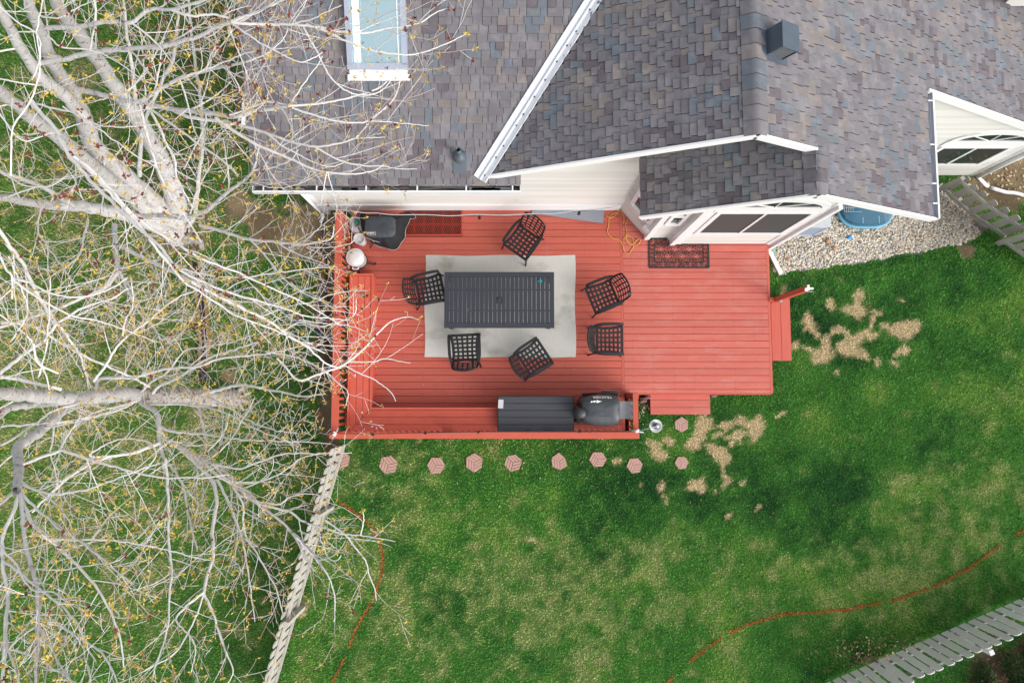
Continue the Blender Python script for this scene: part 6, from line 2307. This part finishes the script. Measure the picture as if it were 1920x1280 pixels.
# limbs up and to the right
T([(180, 742), (185, 712), (215, 708), (250, 707), (280, 700), (307, 692), (340, 689), (370, 687), (415, 672), (450, 668), (490, 664), (540, 655), (590, 642)], 3.8, 5.4, 8, 3, kids=.85)
T([(285, 738), (300, 722), (330, 710), (360, 690), (390, 672), (440, 655), (480, 642), (520, 618)], 2.8, 4.8, 7, 3, kids=.85)
T([(262, 738), (285, 715), (310, 700), (335, 670), (352, 655), (395, 648), (440, 640), (480, 625)], 3.1, 5.0, 5, 2.5, kids=.85)
T([(380, 738), (420, 728), (452, 722), (490, 728), (530, 735), (570, 742), (610, 738)], 1.6, 3.6, 8, 2.5, kids=.8)
T([(390, 745), (430, 765), (470, 790), (510, 805), (560, 812)], 1.6, 3.4, 5, 2.5, kids=.8)
T([(275, 758), (330, 758), (385, 762), (430, 778), (480, 805), (520, 820), (560, 838)], 3.0, 4.4, 6, 2.5, kids=.85)
T([(430, 775), (420, 810), (400, 835), (390, 845)], 4.0, 4.4, 4, 3, kids=.7)
T([(370, 757), (376, 780), (382, 810), (388, 830)], 1.9, 3.0, 7, 5, kids=.6)
T([(520, 672), (560, 712), (600, 700), (630, 690), (645, 683)], 5.0, 5.2, 5, 5, kids=.5)
T([(645, 683), (668, 666), (690, 645), (708, 625), (728, 606), (748, 597), (768, 594), (785, 600)], 5.2, 5.4, 5, 1.6, kids=.3, flower=0)
T([(650, 678), (668, 678), (700, 678), (722, 672), (745, 676), (770, 680)], 5.2, 5.4, 3.6, 1.6, kids=.3, flower=0)
T([(645, 684), (670, 698), (695, 708), (720, 724), (735, 738), (742, 752)], 5.2, 5.3, 3.6, 1.6, kids=.3, flower=0)
T([(650, 676), (662, 664), (672, 648)], 5.2, 5.4, 2.4, 1.4, kids=.3, flower=0)
T([(520, 628), (560, 604), (600, 612), (640, 602), (665, 588), (668, 560)], 5.2, 5.8, 4, 1.8, kids=.5)
T([(560, 600), (600, 605), (650, 610), (690, 622)], 5.6, 5.8, 3.5, 1.8, kids=.5)
T([(500, 660), (550, 668), (600, 690), (632, 716), (652, 735), (648, 760)], 4.6, 5.0, 4, 1.8, kids=.6)
# long thin limbs of the left
T([(-10, 420), (25, 470), (50, 507), (82, 570), (102, 600), (130, 635), (150, 667), (162, 705), (165, 738)], 8.0, 4.2, 9, 3, kids=.8)
T([(-10, 440), (8, 500), (22, 518), (22, 560)], 8, 8, 6, 4, kids=.7)
T([(22, 520), (60, 532), (100, 552), (150, 556), (200, 545), (240, 520)], 7.6, 7.6, 5, 2.5, kids=.8)
T([(22, 522), (75, 560), (130, 590), (180, 600), (235, 618), (290, 640)], 7.6, 7.4, 5, 2.5, kids=.8)
T([(0, 700), (40, 668), (80, 640), (110, 605), (160, 575), (210, 560), (240, 540)], 6.0, 6.4, 8, 2.5, kids=.85)
T([(0, 705), (50, 714), (80, 722), (115, 730)], 6.0, 5.4, 8, 8, kids=.5)
T([(0, 605), (60, 612), (110, 640), (160, 668), (210, 690), (262, 715), (280, 725)], 5.6, 3.4, 6, 5, kids=.85)
T([(175, 715), (195, 690), (220, 650), (245, 625), (275, 605), (330, 560), (380, 540)], 5.0, 5.6, 6, 2.5, kids=.85)
T([(230, 630), (235, 600), (250, 570), (245, 520)], 5.2, 5.6, 4, 2, kids=.85)
T([(110, 700), (70, 680), (60, 640), (20, 605), (0, 590)], 6.6, 7.2, 5, 3, kids=.85)
T([(72, 706), (80, 680), (90, 625), (92, 560), (95, 520)], 6.4, 7.2, 4, 2.5, kids=.85)
T([(20, 640), (50, 590), (40, 540), (15, 480)], 7.0, 7.8, 4, 2.5, kids=.8)
T([(0, 800), (60, 795), (130, 790), (180, 780), (230, 765), (255, 752)], 6.0, 3.2, 5, 6, kids=.8)
T([(0, 835), (60, 800), (100, 770), (150, 755)], 6.2, 5, 5, 4, kids=.8)
T([(255, 752), (220, 762), (180, 772), (150, 790), (120, 825), (105, 870), (95, 900)], 3.4, 5.6, 5, 2.5, kids=.8)
T([(240, 850), (170, 855), (190, 838), (230, 822), (280, 830), (290, 860), (245, 905)], 4.6, 5.4, 4, 2.5, kids=.7)
T([(300, 830), (250, 848), (200, 858), (150, 880), (100, 920), (60, 960)], 4.0, 5.0, 8, 4, kids=.8)
T2.done()
